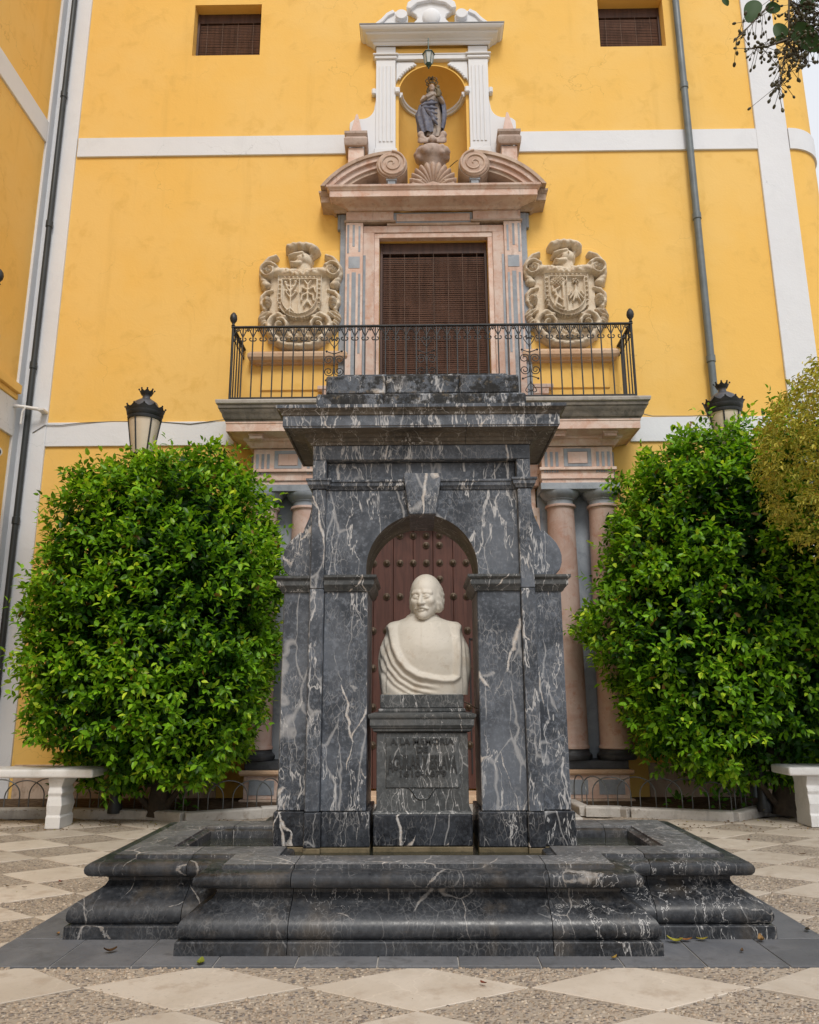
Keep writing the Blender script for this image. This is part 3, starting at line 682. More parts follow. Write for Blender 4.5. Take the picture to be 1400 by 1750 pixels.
# ================================================================== BALCONY WINDOW above
sur = thing('window_surround', 'pink and grey stone window surround with broken curved pediment above balcony', 'window surround', (UX, 9.4, 4.6))
def sx(x0, x1, y0, y1, z0, z1, name, mat, s=None, bevel=0.004): return bx(x0, x1, y0, y1, z0, z1, name, mat, s, bevel, sur, UX)
def side(s):
    sx(0.722, 0.785, 9.415, WY + .3, 4.60, 7.13, 'inner_architrave', 'pink', s); sx(0.785, 0.935, 9.395, WY + .02, 4.60, 7.20, 'architrave', 'pink', s)
    sx(0.936, 1.165, 9.37, WY + .02, 4.60, 7.335, 'pilaster', 'pink', s)
    sx(1.166, 1.245, 9.43, WY + .02, 4.60, 7.50, 'back_strip', 'greystone', s); sx(1.246, 1.285, 9.44, WY + .02, 7.28, 7.50, 'back_strip', 'greystone', s)
    sx(0.975, 1.125, 9.365, 9.38, 6.66, 6.83, 'inlay_square', 'greystone', s, 0.002)
    for a, w, z0, z1 in ((1.025, 0.055, 4.62, 6.60), (0.965, 0.03, 5.45, 6.58), (1.11, 0.028, 5.45, 6.58), (0.97, 0.026, 6.90, 7.28), (1.045, 0.03, 6.98, 7.30), (1.12, 0.026, 6.88, 7.30)):
        sx(a, a + w, 9.366, 9.38, z0, z1, 'inlay_strip', 'greystone', s, 0.001)
    sx(0.90, 0.932, 9.388, 9.40, 5.0, 6.86, 'inlay_strip', 'greystone', s, 0.001)
    sx(0.50, 1.185, 9.355, WY, 7.337, 7.365, 'frieze_moulding', 'pinkdark', s); sx(0.53, 1.165, 9.372, WY, 7.366, 7.50, 'frieze_block', 'pink', s)
    sx(1.246, 1.50, 9.40, WY, 4.98, 5.03, 'side_corbel', 'pink', s); sx(1.246, 1.44, 9.41, WY, 4.90, 4.978, 'side_corbel', 'pink', s); sx(1.246, 1.36, 9.42, WY, 4.60, 4.898, 'side_corbel', 'pink', s)
    x0, x1 = sorted((UX + s * 0.53, UX + s * 1.165))
both(side)
sx(-0.785, 0.785, 9.415, WY + .3, 7.131, 7.20, 'inner_architrave', 'pink'); sx(-0.934, 0.934, 9.40, WY, 7.201, 7.30, 'lintel', 'pink')
sx(-0.62, 0.62, 9.385, WY, 7.301, 7.335, 'lintel_moulding', 'pinkdark')
sx(-0.529, 0.529, 9.40, WY, 7.336, 7.50, 'frieze', 'greystone'); sx(-0.49, 0.49, 9.392, 9.41, 7.365, 7.475, 'inlay_panel', 'pink', None, 0.002)
cor = [(0, 7.50), (.03, 7.50), (.05, 7.515), (.07, 7.53), (.09, 7.535), (.24, 7.55), (.25, 7.545), (.26, 7.55), (.26, 7.635), (.27, 7.64), (.28, 7.66), (.30, 7.675), (.305, 7.70), (0, 7.705)]
E0 = [(d * 0.72, z) for d, z in cor]
for s in (-1, 1):
    a, b = UX + s * 1.20, UX + s * 1.30
    pth = [(UX - 1.30, WY), (UX - 1.30, 9.415), (UX - 1.06, 9.415)] if s < 0 else [(UX + 1.06, 9.415), (UX + 1.30, 9.415), (UX + 1.30, WY)]
    MB().sweep(E0, pth).build('cornice_end', M['pinkdark'], sur, smooth=30)
MB().sweep(cor, [(UX - 1.10, WY), (UX - 1.10, 9.37), (UX + 1.10, 9.37), (UX + 1.10, WY)]).build('cornice', M['pink'], sur, smooth=30)
def pediment(s):
    def tr(p): return [(UX + s * x, z) for x, z in p]
    cx, cz = 0.49, 7.02                                # centre of the arc (local), radius to the top edge
    def arc(rad, x0, x1, n=22):
        out = []
        for i in range(n + 1):
            x = x0 + (x1 - x0) * i / n; out.append((x, cz + math.sqrt(max(0, rad * rad - (x - cx) ** 2))))
        return out
    layers = [(1.21, 1.165, 9.10, 'pediment_fillet', 'pinkdark'), (1.165, 1.10, 9.13, 'pediment_moulding', 'pink'), (1.10, 1.03, 9.17, 'pediment_band', 'pink'), (1.03, 0.98, 9.20, 'pediment_soffit', 'pinkdark')]
    for ro, ri, y, nm, mt in layers:
        o = arc(ro, 0.55, cx + math.sqrt(max(0.01, ro * ro - 0.69 ** 2)), 22); i_ = arc(ri, cx + math.sqrt(max(0.01, ri * ri - 0.69 ** 2)), 0.55, 22)
        MB().prism(tr(o + i_), y, WY).build(nm, M[mt], sur, smooth=30)
    vc = (0.545, 8.025); vr = 0.205
    # scroll drum and its spiral
    p = [(vc[0] + vr * math.cos(a), vc[1] + vr * math.sin(a)) for a in np.linspace(0, 2 * math.pi, 41)[:-1]]
    vd = MB().prism(tr(p), 9.12, WY).build('volute', M['pinkdark'], sur, smooth=40)
    p = [(vc[0] + .19 * math.cos(a), vc[1] + .19 * math.sin(a)) for a in np.linspace(0, 2 * math.pi, 41)[:-1]]
    v = MB().prism(tr(p), 9.095, 9.125).build('face', M['shell'], vd, bevel=0.01, smooth=40)
    sp = []
    for i in range(70):
        t = i / 69; a = math.pi / 2 + t * 2.3 * 2 * math.pi; q = 0.178 * (1 - t) ** 0.85 + 0.012
        sp.append((UX + s * (vc[0] + q * math.cos(a)), 9.093, vc[1] + q * math.sin(a)))
    MB().tube(sp, [0.017 - 0.008 * i / 69 for i in range(70)], 8).build('spiral', M['shell'], vd, smooth=60)
    sx(0.50, 0.60, 9.14, 9.3, 7.705, 7.83, 'volute_prop', 'greystone', s); sx(0.48, 0.62, 9.13, 9.3, 7.80, 7.835, 'volute_prop', 'greystone', s)
    sx(0.55, 1.36, 9.42, WY, 7.706, 7.98, 'tympanum', 'greydark', s)
both(pediment)
def obelisk(s, label):
    c = UX + s * 1.035
    t = thing('obelisk_finial', label, 'finial', (c, 9.36, 8.2), group='obelisk finials beside the niche')
    def b(x0, x1, y0, y1, z0, z1, n, m, bev=0.006): MB().box(c + x0, c + x1, y0, y1, z0, z1).build(n, M[m], t, bevel=bev)
    b(-.105, .105, 9.25, WY, 8.02, 8.40, 'shaft', 'pink')
    MB().sweep([(0, 8.40), (.03, 8.405), (.045, 8.43), (.05, 8.50), (.02, 8.55), (.045, 8.585), (.045, 8.62), (0, 8.625)], [(c - .11, WY), (c - .11, 9.24), (c + .11, 9.24), (c + .11, WY)]).build('block', M['cloud'], t, smooth=35)
    MB().add([(c - .085, 9.26, 8.622), (c + .085, 9.26, 8.622), (c + .085, 9.43, 8.622), (c - .085, 9.43, 8.622), (c - .012, 9.335, 9.0), (c + .012, 9.335, 9.0), (c + .012, 9.36, 9.0), (c - .012, 9.36, 9.0)], [(0, 3, 2, 1), (4, 5, 6, 7), (0, 1, 5, 4), (1, 2, 6, 5), (2, 3, 7, 6), (3, 0, 4, 7)]).build('spire', M['obelisk'], t, bevel=0.004)
obelisk(-1, 'small pink stone obelisk on a grey block left of the niche'); obelisk(1, 'small pink stone obelisk on a grey block right of the niche')

# ------------------------------------------------------------------ blinds
def blind(x0, x1, y, z0, z1, pitch, label, panes, ncord):
    t = thing('wooden_blind', label, 'blind', ((x0 + x1) / 2, y, z0), group='brown slatted blinds')
    MB().box(x0, x1, y + 0.06, y + 0.08, z0, z1).build('backing', M['black'], t)
    w = 0.035
    for a, b in ((x0, x0 + w), (x1 - w, x1)): MB().box(a, b, y - 0.02, y + 0.05, z0, z1).build('frame', M['blindframe'], t, bevel=0.004)
    MB().box(x0 + w, x1 - w, y - 0.015, y + 0.05, z1 - 0.16, z1).build('frame', M['blindframe'], t, bevel=0.004)
    mb = MB(); n = int((z1 - 0.17 - z0) / pitch); step = (x1 - x0 - 2 * w) / panes
    for p in range(panes):
        a, b = x0 + w + p * step + 0.004, x0 + w + (p + 1) * step - 0.004
        for i in range(n):
            z = z0 + (i + 0.5) * pitch; dy = rng.uniform(-0.002, 0.002); dz = rng.uniform(-0.0012, 0.0012)
            mb.add([(a, y + .0 + dy, z - pitch * .50 + dz), (b, y + .0 + dy, z - pitch * .50 - dz), (b, y - .008 + dy, z - pitch * 0.02 - dz), (a, y - .008 + dy, z - pitch * 0.02 + dz), (b, y + .012 + dy, z + pitch * .46 - dz), (a, y + .012 + dy, z + pitch * .46 + dz)], [(0, 1, 2, 3), (3, 2, 4, 5)])
    o = link('slats', mb.mesh('slats', recalc=False), M['blind'], t); o['kind'] = 'stuff'
    for i in range(ncord):
        x = x0 + w + (x1 - x0 - 2 * w) * (i + 0.5) / ncord
        MB().tube([(x, y - 0.014, z0 + .01), (x, y - 0.014, z1 - .16)], 0.0022, 5).build('cord', M['cord'], t)
blind(UX - .715, UX + .715, 9.56, 4.62, 7.128, 0.0300, 'large brown slatted blind closing the balcony window', 2, 7)
blind(-3.22, -2.245, 9.68, 10.152, 11.028, 0.028, 'brown slatted blind in the small window left of the niche', 1, 4)
blind(2.638, 3.575, 9.68, 10.207, 11.028, 0.028, 'brown slatted blind in the small window right of the niche', 1, 4)
# ------------------------------------------------------------------ white niche surround
ns = thing('niche_surround', 'white plaster niche frame with fluted pilasters and scrolled top', 'niche frame', (NI['cx'], 9.45, 8.45))
CX = NI['cx']
def nb(x0, x1, y0, y1, z0, z1, name, s=None, bevel=0.004, mat='whitetrim'): return bx(x0, x1, y0, y1, z0, z1, name, mat, s, bevel, ns, CX)
def wing_(s):
    nb(0.515, 0.79, 9.43, WY + .01, 8.50, 9.97, 'pilaster', s)
    for i in range(4): nb(0.553 + i * 0.053, 0.588 + i * 0.053, 9.418, 9.431, 8.62, 9.86, 'flute', s, 0.008)
    nb(0.495, 0.81, 9.41, WY + .01, 8.42, 8.515, 'pilaster_base', s, 0.008)
    nb(0.495, 0.815, 9.405, WY + .01, 9.972, 10.02, 'pilaster_cap', s, 0.01); nb(0.475, 0.835, 9.385, WY + .01, 10.021, 10.05, 'pilaster_cap', s, 0.008)
    nb(0.515, 0.79, 9.43, WY + .01, 10.051, 10.19, 'cap_block', s)
    nb(0.455, 0.53, 9.40, WY + .01, 9.40, 9.50, 'impost_block', s, 0.015); nb(0.79, 0.85, 9.42, WY + .01, 9.40, 9.50, 'impost_block', s, 0.015)
    p = [(0.79, 8.42), (1.0, 8.42), (1.09, 8.60), (1.13, 8.72), (1.155, 8.86), (1.15, 8.95), (1.10, 8.995), (1.04, 9.005)] + [(0.98 - 0.17 * math.sin(a), 9.20 - 0.19 * math.cos(a)) for a in np.linspace(0.1, 1.5, 9)] + [(0.79, 9.32)]
    MB().prism([(CX + s * x, z) for x, z in p], 9.44, WY + .01).build('volute_wing', M['whitetrim'], ns, bevel=0.006)
    nb(0.472, 0.515, 9.47, WY + .01, 7.95, 9.40, 'niche_jamb', s, 0.003, 'yellow')
    # pierced spandrel ornament
    q = [(0.505, 9.62)] + [(0.545 * math.cos(a), 9.43 + 0.545 * math.sin(a)) for a in np.linspace(0.45, 1.12, 10)] + [(0.26, 9.955), (0.505, 9.955)]
    q = [(min(x, 0.505), z) for x, z in q]
    MB().prism([(CX + s * x, z) for x, z in q], 9.462, WY + .01).build('spandrel_ornament', M['whitetrim'], ns, bevel=0.003)
    for i in range(8):
        a = 0.50 + i * 0.085; MB().ball((CX + s * 0.525 * math.cos(a), 9.462, 9.43 + 0.525 * math.sin(a)), 0.022, 10, 6).build('spandrel_bead', M['whitetrim'], ns, smooth=80)
both(wing_)
nb(-0.515, 0.515, 9.43, WY + .01, 9.975, 10.045, 'architrave_band'); nb(-0.515, 0.515, 9.42, WY + .01, 10.046, 10.066, 'architrave_band'); nb(-0.515, 0.515, 9.465, WY + .01, 10.067, 10.185, 'frieze_panel', None, 0.003, 'yellow')
pth = [(CX - .80, WY), (CX - .80, 9.42), (CX + .80, 9.42), (CX + .80, WY)]
MB().sweep([(d, 10.19 + (z - 10.19) * 0.62) for d, z in [(0, 10.19), (.02, 10.19), (.035, 10.215), (.035, 10.245), (.055, 10.255), (.075, 10.29), (.11, 10.31), (.13, 10.34), (.135, 10.375), (.175, 10.385), (.20, 10.42), (.21, 10.455), (0, 10.465)]], pth).build('cornice', M['whitetrim'], ns, smooth=30)
MB().sweep([(0, 10.361), (.215, 10.361), (.218, 10.372), (0, 10.385)], pth).build('cornice_capping', M['greystone'], ns)
# arch ring and curved impost band inside the niche
ring = [(CX + 0.485 * math.cos(a), 9.43 + 0.485 * math.sin(a)) for a in np.linspace(0, math.pi, 33)]; ri = [(CX + 0.468 * math.cos(a), 9.43 + 0.468 * math.sin(a)) for a in np.linspace(math.pi, 0, 33)]
MB().prism(ring + ri, 9.475, WY + .02).build('arch_ring', M['yellow'], ns, smooth=30)
arcp = [(CX - 0.468 * math.cos(a), WY + 0.468 * math.sin(a)) for a in np.linspace(0.02, math.pi - 0.02, 25)]
MB().sweep([(0, 9.405), (.03, 9.41), (.035, 9.44), (.05, 9.45), (.05, 9.485), (0, 9.49)], arcp).build('niche_impost', M['whitetrim'], ns, smooth=30)
def crest(s):
    p = [(0.36, 10.386), (0.85, 10.386), (0.80, 10.53), (0.70, 10.60), (0.62, 10.70), (0.54, 10.765), (0.45, 10.785), (0.37, 10.75), (0.335, 10.68), (0.34, 10.60)]
    MB().prism([(CX + s * x, z) for x, z in p], 9.40, WY + .01).build('scroll', M['whitetrim'], ns, bevel=0.012)
    MB().prism([(CX + s * (0.43 + .085 * math.cos(a)), 10.655 + .085 * math.sin(a)) for a in np.linspace(0, 2 * math.pi, 25)[:-1]], 9.33, WY).build('scroll_eye', M['whitetrim'], ns, bevel=0.01)
    p = [(0.52, 10.72), (0.62, 10.66), (0.70, 10.56), (0.78, 10.505), (0.84, 10.50), (0.81, 10.54), (0.72, 10.62), (0.64, 10.72), (0.55, 10.775)]
    MB().prism([(CX + s * x, z) for x, z in p], 9.37, WY + .01).build('scroll_moulding', M['whitetrim'], ns, bevel=0.008)
both(crest)
p = [(-.26, 10.386), (.26, 10.386), (.25, 10.60), (.20, 10.66), (.22, 10.72), (.30, 10.78), (.29, 10.86), (.2, 10.93), (0, 10.98), (-.2, 10.93), (-.29, 10.86), (-.30, 10.78), (-.22, 10.72), (-.20, 10.66), (-.25, 10.60)]
MB().prism([(CX + x, z) for x, z in p], 9.42, WY + .01).build('crest_shield', M['whitetrim'], ns, bevel=0.012)
MB().ball((CX, 9.42, 10.67), (0.13, 0.07, 0.15), 20, 12).build('crest_boss', M['whitetrim'], ns, smooth=80)
p2 = [(CX + x, z) for x, z in [(-.36, 10.80), (-.30, 10.78), (-.2, 10.88), (0, 10.93), (.2, 10.88), (.30, 10.78), (.36, 10.80), (.34, 10.90), (.2, 11.0), (0, 11.05), (-.2, 11.0), (-.34, 10.90)]]
MB().prism(p2, 9.37, WY + .01).build('crest_cornice', M['whitetrim'], ns, bevel=0.01)
# ================================================================== BALCONY RAILING
RY = 8.86; RX0, RX1 = PX - 2.425, PX + 2.425; RZ0, RZ1 = 4.645, 5.565
rail = thing('balcony_railing', 'black wrought iron balcony railing with heart scrolls under the handrail', 'railing', (PX, RY, RZ0))
def loc_me(mb, **k): m = mb.mesh('m', **k); m.materials.append(M['iron']); return m
MB().box(RX0 - .02, RX1 + .02, RY - .02, RY + .02, RZ1, RZ1 + .022).build('handrail', M['iron'], rail, bevel=0.005)
MB().box(RX0 - .01, RX1 + .01, RY - .014, RY + .014, RZ0, RZ0 + .016).build('bottom_rail', M['iron'], rail, bevel=0.003)
for x in (RX0, RX1):
    MB().box(x - .02, x + .02, RY + .02, WY, RZ1, RZ1 + .022).build('handrail', M['iron'], rail, bevel=0.005)
    MB().box(x - .014, x + .014, RY + .014, WY, RZ0, RZ0 + .016).build('bottom_rail', M['iron'], rail, bevel=0.003)
    p = MB().tube([(x, RY, 4.60), (x, RY, RZ1 + .05)], 0.016, 8).build('corner_post', M['iron'], rail, smooth=40)
    f = MB().lathe([(0.012, 0), (0.024, .012), (0.014, .03), (0.02, .045), (0.040, .075), (0.046, .105), (0.040, .145), (0.022, .175), (0.004, .19)], (x, RY, RZ1 + .022), 16).build('finial', M['iron'], p, smooth=60)
bal_me = loc_me(MB().box(-.0075, .0075, -.0075, .0075, RZ0 + .016, RZ1), bevel=0.002)
def heart():
    mb = MB()
    for s in (-1, 1):
        pts = []
        for i in range(11): t = i / 10; pts.append((s * (0.010 + 0.054 * t ** 0.9), 0, -0.015 - 0.105 * t))
        for i in range(1, 20):
            a = -0.5 - i / 19 * 4.6; q = 0.026 * (1 - 0.62 * i / 19); pts.append((s * (0.039 + q * math.cos(a + .1)), 0, -0.135 + q * math.sin(a)))
        mb.tube([(p[0], p[1], p[2] * 1.12) for p in pts], 0.0072, 5)
        mb.tube([(s * 0.012, 0, -.015), (s * .03, 0, -.005), (s * .04, 0, -.022), (s * .03, 0, -.04)], 0.005, 5)
    mb.ball((0, 0, -.042), 0.0125, 8, 6); mb.tube([(0, 0, -.035), (0, 0, 0)], 0.005, 5)
    return loc_me(mb, smooth=60)
heart_me = heart()
def put(name, me, loc, parent, rz=0, scale=1.0):
    o = bpy.data.objects.new(name, me); col.objects.link(o); attach(o, parent, False)
    o.location = Vector(loc) - parent.location; o.rotation_euler = (0, 0, rz); o.scale = (scale,) * 3; return o
NB = 39; pitch = (RX1 - RX0) / NB
for i in range(1, NB): put('baluster', bal_me, (RX0 + i * pitch, RY, 0), rail).location.z = -rail.location.z
for i in range(NB): put('heart_scroll', heart_me, (RX0 + (i + .5) * pitch, RY, RZ1 + .004), rail)
for x in (RX0, RX1):
    for i in range(1, 5): put('baluster', bal_me, (x, RY + i * (WY - RY) / 5, 0), rail).location.z = -rail.location.z
    for i in range(5): put('heart_scroll', heart_me, (x, RY + (i + .5) * (WY - RY) / 5, RZ1 + .004), rail, R(90), 0.8)
def rosette():                                # cross-shaped scroll panel on three of the bars
    mb = MB()
    for s in (-1, 1):
        for up in (-1, 1):
            pts = [(s * 0.0, 0, 0.0)] + [(s * (0.065 + (0.058 * (1 - .75 * i / 27)) * math.cos(2.6 - i / 27 * 9.2)), 0, up * (0.075 + (0.058 * (1 - .75 * i / 27)) * math.sin(2.6 - i / 27 * 9.2))) for i in range(28)]
            mb.tube(pts, 0.006, 5)
            mb.tube([(0, 0, up * 0.155), (s * 0.05, 0, up * 0.17), (s * 0.085, 0, up * 0.185)], 0.006, 5); mb.ball((s * .092, 0, up * .187), 0.014, 8, 6)
            h_ = [(0, 0, up * 0.24)] + [(s * (0.012 + 0.05 * t), 0, up * (0.24 + 0.085 * t)) for t in (0.4, 0.8, 1.0)] + [(s * (0.036 + 0.03 * (1 - .6 * i / 12) * math.cos(0.3 + i / 12 * 4.4)), 0, up * (0.335 + 0.03 * (1 - .6 * i / 12) * math.sin(0.3 + i / 12 * 4.4))) for i in range(13)]
            mb.tube(h_, 0.0055, 5)
    for z in (-.345, -.235, -.155, 0, .155, .235, .345): mb.ball((0, 0, z), 0.014, 8, 6)
    return loc_me(mb, smooth=60)
ro_me = rosette()
for k in (10, 19, 29): put('scroll_panel', ro_me, (RX0 + k * pitch, RY, 5.06), rail)
# a neighbour's balcony just reaching into view on the left
sr = thing('side_balcony_railing', 'black iron railing corner with ball finial at the left edge', 'railing', (-4.46, 7.55, 4.9))
MB().tube([(-4.46, 7.55, 4.9), (-4.46, 7.55, 5.47)], 0.02, 8).build('corner_post', M['iron'], sr, smooth=40)
MB().lathe([(0.014, 0), (0.03, .012), (0.018, .03), (0.024, .045), (0.044, .075), (0.05, .105), (0.044, .145), (0.024, .175), (0.004, .19)], (-4.46, 7.55, 5.44), 16).build('finial', M['iron'], sr, smooth=60)
for a, b in (((-4.46, 7.55), (-5.1, 7.55)), ((-4.46, 7.55), (-4.46, 5.6))):
    for z, r in ((5.40, .014), (4.93, .01)): MB().tube([(a[0], a[1], z), (b[0], b[1], z)], r, 6).build('rail', M['iron'], sr)
    for i in range(1, 12 if b[1] < 7 else 5):
        n = 12 if b[1] < 7 else 5; x = a[0] + (b[0] - a[0]) * i / n; y = a[1] + (b[1] - a[1]) * i / n
        MB().tube([(x, y, 4.9), (x, y, 5.4)], 0.008, 5).build('baluster', M['iron'], sr)
MB().box(-5.1, -4.40, 5.5, 7.62, 4.80, 4.90).build('balcony_slab', M['curb'], sr, bevel=.01)

# ================================================================== FOUNTAIN BASIN
BX = -0.02
basin = thing('fountain_basin', 'low cross-shaped dark marble fountain basin with rounded mouldings', 'fountain', (BX, 4.98, 0))
prof = [(-.02, 0.004), (0, 0.004), (0, .058), (-.005, .063), (-.028, .066), (-.016, .074), (-.006, .088), (-.003, .106), (-.007, .126), (-.020, .148), (-.044, .168), (-.078, .186), (-.112, .204), (-.138, .224), (-.150, .243), (-.148, .257), (-.138, .263), (-.120, .266), (-.114, .267), (-.114, .272), (-.088, .273), (-.068, .280), (-.057, .294), (-.054, .309), (-.058, .325), (-.074, .339), (-.105, .346), (-.150, .3475), (-.164, .348), (-.166, .360), (-.172, .363), (-.392, .363), (-.400, .360), (-.404, .350), (-.420, .347), (-.436, .338), (-.440, .320), (-.44, .06), (-.30, .03)]
C = 1.12; A = 1.745
OUT = [(-C, 3.97), (-.60, 3.97), (.62, 3.97), (C, 3.97), (C, 4.23), (1.17, 4.23), (A, 4.23), (A, 4.98), (A, 5.73), (1.17, 5.73), (C, 5.73), (C, 5.99), (.62, 5.99), (-.60, 5.99), (-C, 5.99), (-C, 5.73), (-1.17, 5.73), (-A, 5.73), (-A, 4.98), (-A, 4.23), (-1.17, 4.23), (-C, 4.23)]
def sub_path(idx):
    p = [Vector(OUT[i % len(OUT)]) + Vector((BX, 0)) for i in idx]
    p[0] = p[0] + (p[1] - p[0]).normalized() * 0.0018; p[-1] = p[-1] + (p[-2] - p[-1]).normalized() * 0.0018
    return [tuple(q) for q in p]
n_ = len(OUT)
def basin_block(idx):
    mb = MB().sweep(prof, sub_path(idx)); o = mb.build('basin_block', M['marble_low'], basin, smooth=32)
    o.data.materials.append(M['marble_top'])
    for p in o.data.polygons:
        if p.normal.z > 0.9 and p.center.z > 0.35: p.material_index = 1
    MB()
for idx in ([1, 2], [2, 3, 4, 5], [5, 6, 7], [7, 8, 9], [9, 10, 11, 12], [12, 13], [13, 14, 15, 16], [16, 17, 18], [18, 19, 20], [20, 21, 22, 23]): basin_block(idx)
inner = [(-C + .43, 4.40), (C - .43, 4.40), (C - .43, 4.66), (A - .43, 4.66), (A - .43, 5.30), (C - .43, 5.30), (C - .43, 5.56), (-C + .43, 5.56), (-C + .43, 5.30), (-A + .43, 5.30), (-A + .43, 4.66), (-C + .43, 4.66)]
MB().slab([(x + BX, y) for x, y in inner], 0.01, 0.14).build('basin_floor', M['algae'], basin)
wt = MB().slab([(x * 1.004 + BX, y) for x, y in inner], 0.15, 0.297).build('water', M['water'])
tag(wt, 'still greenish water lying in the basin', None, kind='structure')

# ================================================================== MARBLE MONUMENT
mx = 0.015
mon = thing('arch_monument', 'tall dark veined marble arch monument framing the white bust', 'monument', (mx, 5.07, 0.14))
def mbx(x0, x1, y0, y1, z0, z1, name, s=None, mat='marble', bevel=0.005): return bx(x0, x1, y0, y1, z0, z1, name, mat, s, bevel, mon, mx)
YF, YB = 4.83, 5.31
imp = [(0, 1.787), (.012, 1.790), (.018, 1.802), (.036, 1.822), (.040, 1.828), (.040, 1.858), (.050, 1.863), (.056, 1.872), (.056, 1.886), (0, 1.888)]
def pier(s):
    for (a, b, y0, y1) in ((.690, .872, 4.835, 5.31), (.592, .689, 4.785, 5.34), (.312, .591, 4.81, 5.33)):
        mbx(a, b, y0, y1, .323, .513, 'plinth_block', s, 'marble_black', .006)
        mbx(a - .0005, b + .0005, y0 - .001, y1, .141, .322, 'plinth_foot', s, 'scum', .003)
    mbx(.689, .855, 4.86, 5.29, .515, 1.80, 'buttress', s); mbx(.602, .688, 4.80, 5.33, .515, 1.802, 'pilaster', s)
    mbx(.335, .601, YF, YB, .515, 1.79, 'pier', s)
    mbx(.602, .688, 4.80, 5.33, 1.804, 2.432, 'pilaster', s); mbx(.602, .688, 4.80, 5.33, 2.498, 2.624, 'pilaster', s)
    if s < 0:
        po = [(mx - .855, 5.29), (mx - .855, 4.86), (mx - .690, 4.86)]; pi_ = [(mx - .600, YF), (mx - .335, YF), (mx - .335, YB)]
        pm = [(mx - .690, 5.28), (mx - .690, 4.80), (mx - .600, 4.80), (mx - .600, 4.842), (mx - .112, 4.842)]
    else:
        po = [(mx + .690, 4.86), (mx + .855, 4.86), (mx + .855, 5.29)]; pi_ = [(mx + .335, YB), (mx + .335, YF), (mx + .600, YF)]
        pm = [(mx + .122, 4.842), (mx + .600, 4.842), (mx + .600, 4.80), (mx + .690, 4.80), (mx + .690, 5.28)]
    for p in (po, pi_): MB().sweep(imp, p).build('impost', M['ped'], mon, smooth=30)
    MB().box(*(sorted((mx + s * .69, mx + s * .853)) + [4.87, 5.28, 1.80, 1.887])).build('impost_core', M['marble_soffit'], mon)
    MB().box(*(sorted((mx + s * .34, mx + s * .60)) + [4.84, 5.30, 1.791, 1.885])).build('impost_core', M['marble_soffit'], mon)
    MB().sweep([(0, 2.434), (.008, 2.436), (.014, 2.448), (.024, 2.458), (.026, 2.478), (.034, 2.484), (.034, 2.496), (0, 2.497)], pm).build('string_moulding', M['marble'], mon, smooth=30)
    # spandrel with its share of the arch
    R_ = 0.346; zc = 1.93; a = [(R_ * math.cos(t), zc + R_ * math.sin(t)) for t in np.linspace(0, math.pi / 2, 25)]
    poly = [(.601, 1.889), (.601, 2.433), (0.003, 2.433)] + [(max(0.003, x), z) for x, z in a[::-1]] + [(R_, 1.889)]
    o = MB().prism([(mx + s * x, z) for x, z in poly], 4.842, YB).build('spandrel', M['marble'], mon, smooth=30)
    o.data.materials.append(M['marble_soffit'])
    for f in o.data.polygons:
        c = f.center
        if abs(f.normal.y) < 0.3 and abs(math.hypot(c.x - mx, c.z - zc) - R_) < 0.02 and c.z > 1.9: f.material_index = 1
    v = [(.689, 1.889), (.800, 1.889), (.835, 1.900), (.862, 1.930), (.877, 1.975), (.878, 2.02), (.868, 2.06), (.848, 2.10), (.815, 2.14), (.785, 2.168), (.768, 2.183), (.762, 2.172), (.752, 2.176), (.745, 2.205), (.732, 2.235), (.716, 2.275), (.704, 2.33), (.698, 2.39), (.689, 2.425)]
    MB().prism([(mx + s * x, z) for x, z in v], 4.90, 5.25).build('side_volute', M['marble'], mon, bevel=.006)
both(pier)
MB().prism([(mx - .115, 2.532), (mx + .128, 2.532), (mx + .090, 2.266), (mx - .080, 2.266)], 4.79, 5.30).build('keystone', M['marble'], mon, bevel=.005)
mbx(-.601, .601, 4.868, 5.29, 2.499, 2.624, 'frieze'); mbx(-.601, .601, 4.87, 5.29, 2.435, 2.4985, 'frieze')
mbx(-.690, .690, 4.805, 5.335, 2.626, 2.722, 'beam')
cp = [(0, 2.724), (.012, 2.724), (.018, 2.738), (.030, 2.744), (.036, 2.760), (.052, 2.766), (.056, 2.784), (.074, 2.79), (.150, 2.796), (.152, 2.788), (.164, 2.788), (.166, 2.798), (.170, 2.80), (.170, 2.866), (.178, 2.870), (.182, 2.884), (.200, 2.900), (.208, 2.905), (.210, 2.925), (0, 2.94)]
X0, X1, Y0, Y1 = mx - .690, mx + .690, 4.815, 5.325; xj = mx + .285
def cornice(path):
    o = MB().sweep(cp, path).build('cornice_block', M['marble'], mon, smooth=25); o.data.materials.append(M['marble_soffit'])
    for f in o.data.polygons:
        if f.normal.z < -0.2: f.material_index = 1
cornice([(xj + .0015, Y0), (X1, Y0), (X1, Y1), (mx + .0015, Y1)]); cornice([(mx - .0015, Y1), (X0, Y1), (X0, Y0), (xj - .0015, Y0)])
mbx(-.689, .689, 4.82, 5.32, 2.7235, 2.936, 'cornice_core', None, 'marble_soffit')
for a, b in ((-.682, -.247), (-.244, .686)): mbx(a, b, 4.835, 5.31, 2.942, 3.088, 'attic_step', None, 'marble_old', .012)
for a, b in ((-.622, -.232), (-.229, .250), (.253, .645)): mbx(a, b, 4.855, 5.29, 3.09, 3.222, 'attic_block', None, 'marble_old', .010)
mbx(-.53, .58, 4.90, 5.25, 3.2225, 3.252, 'attic_capping', None, 'marble_old', .012)

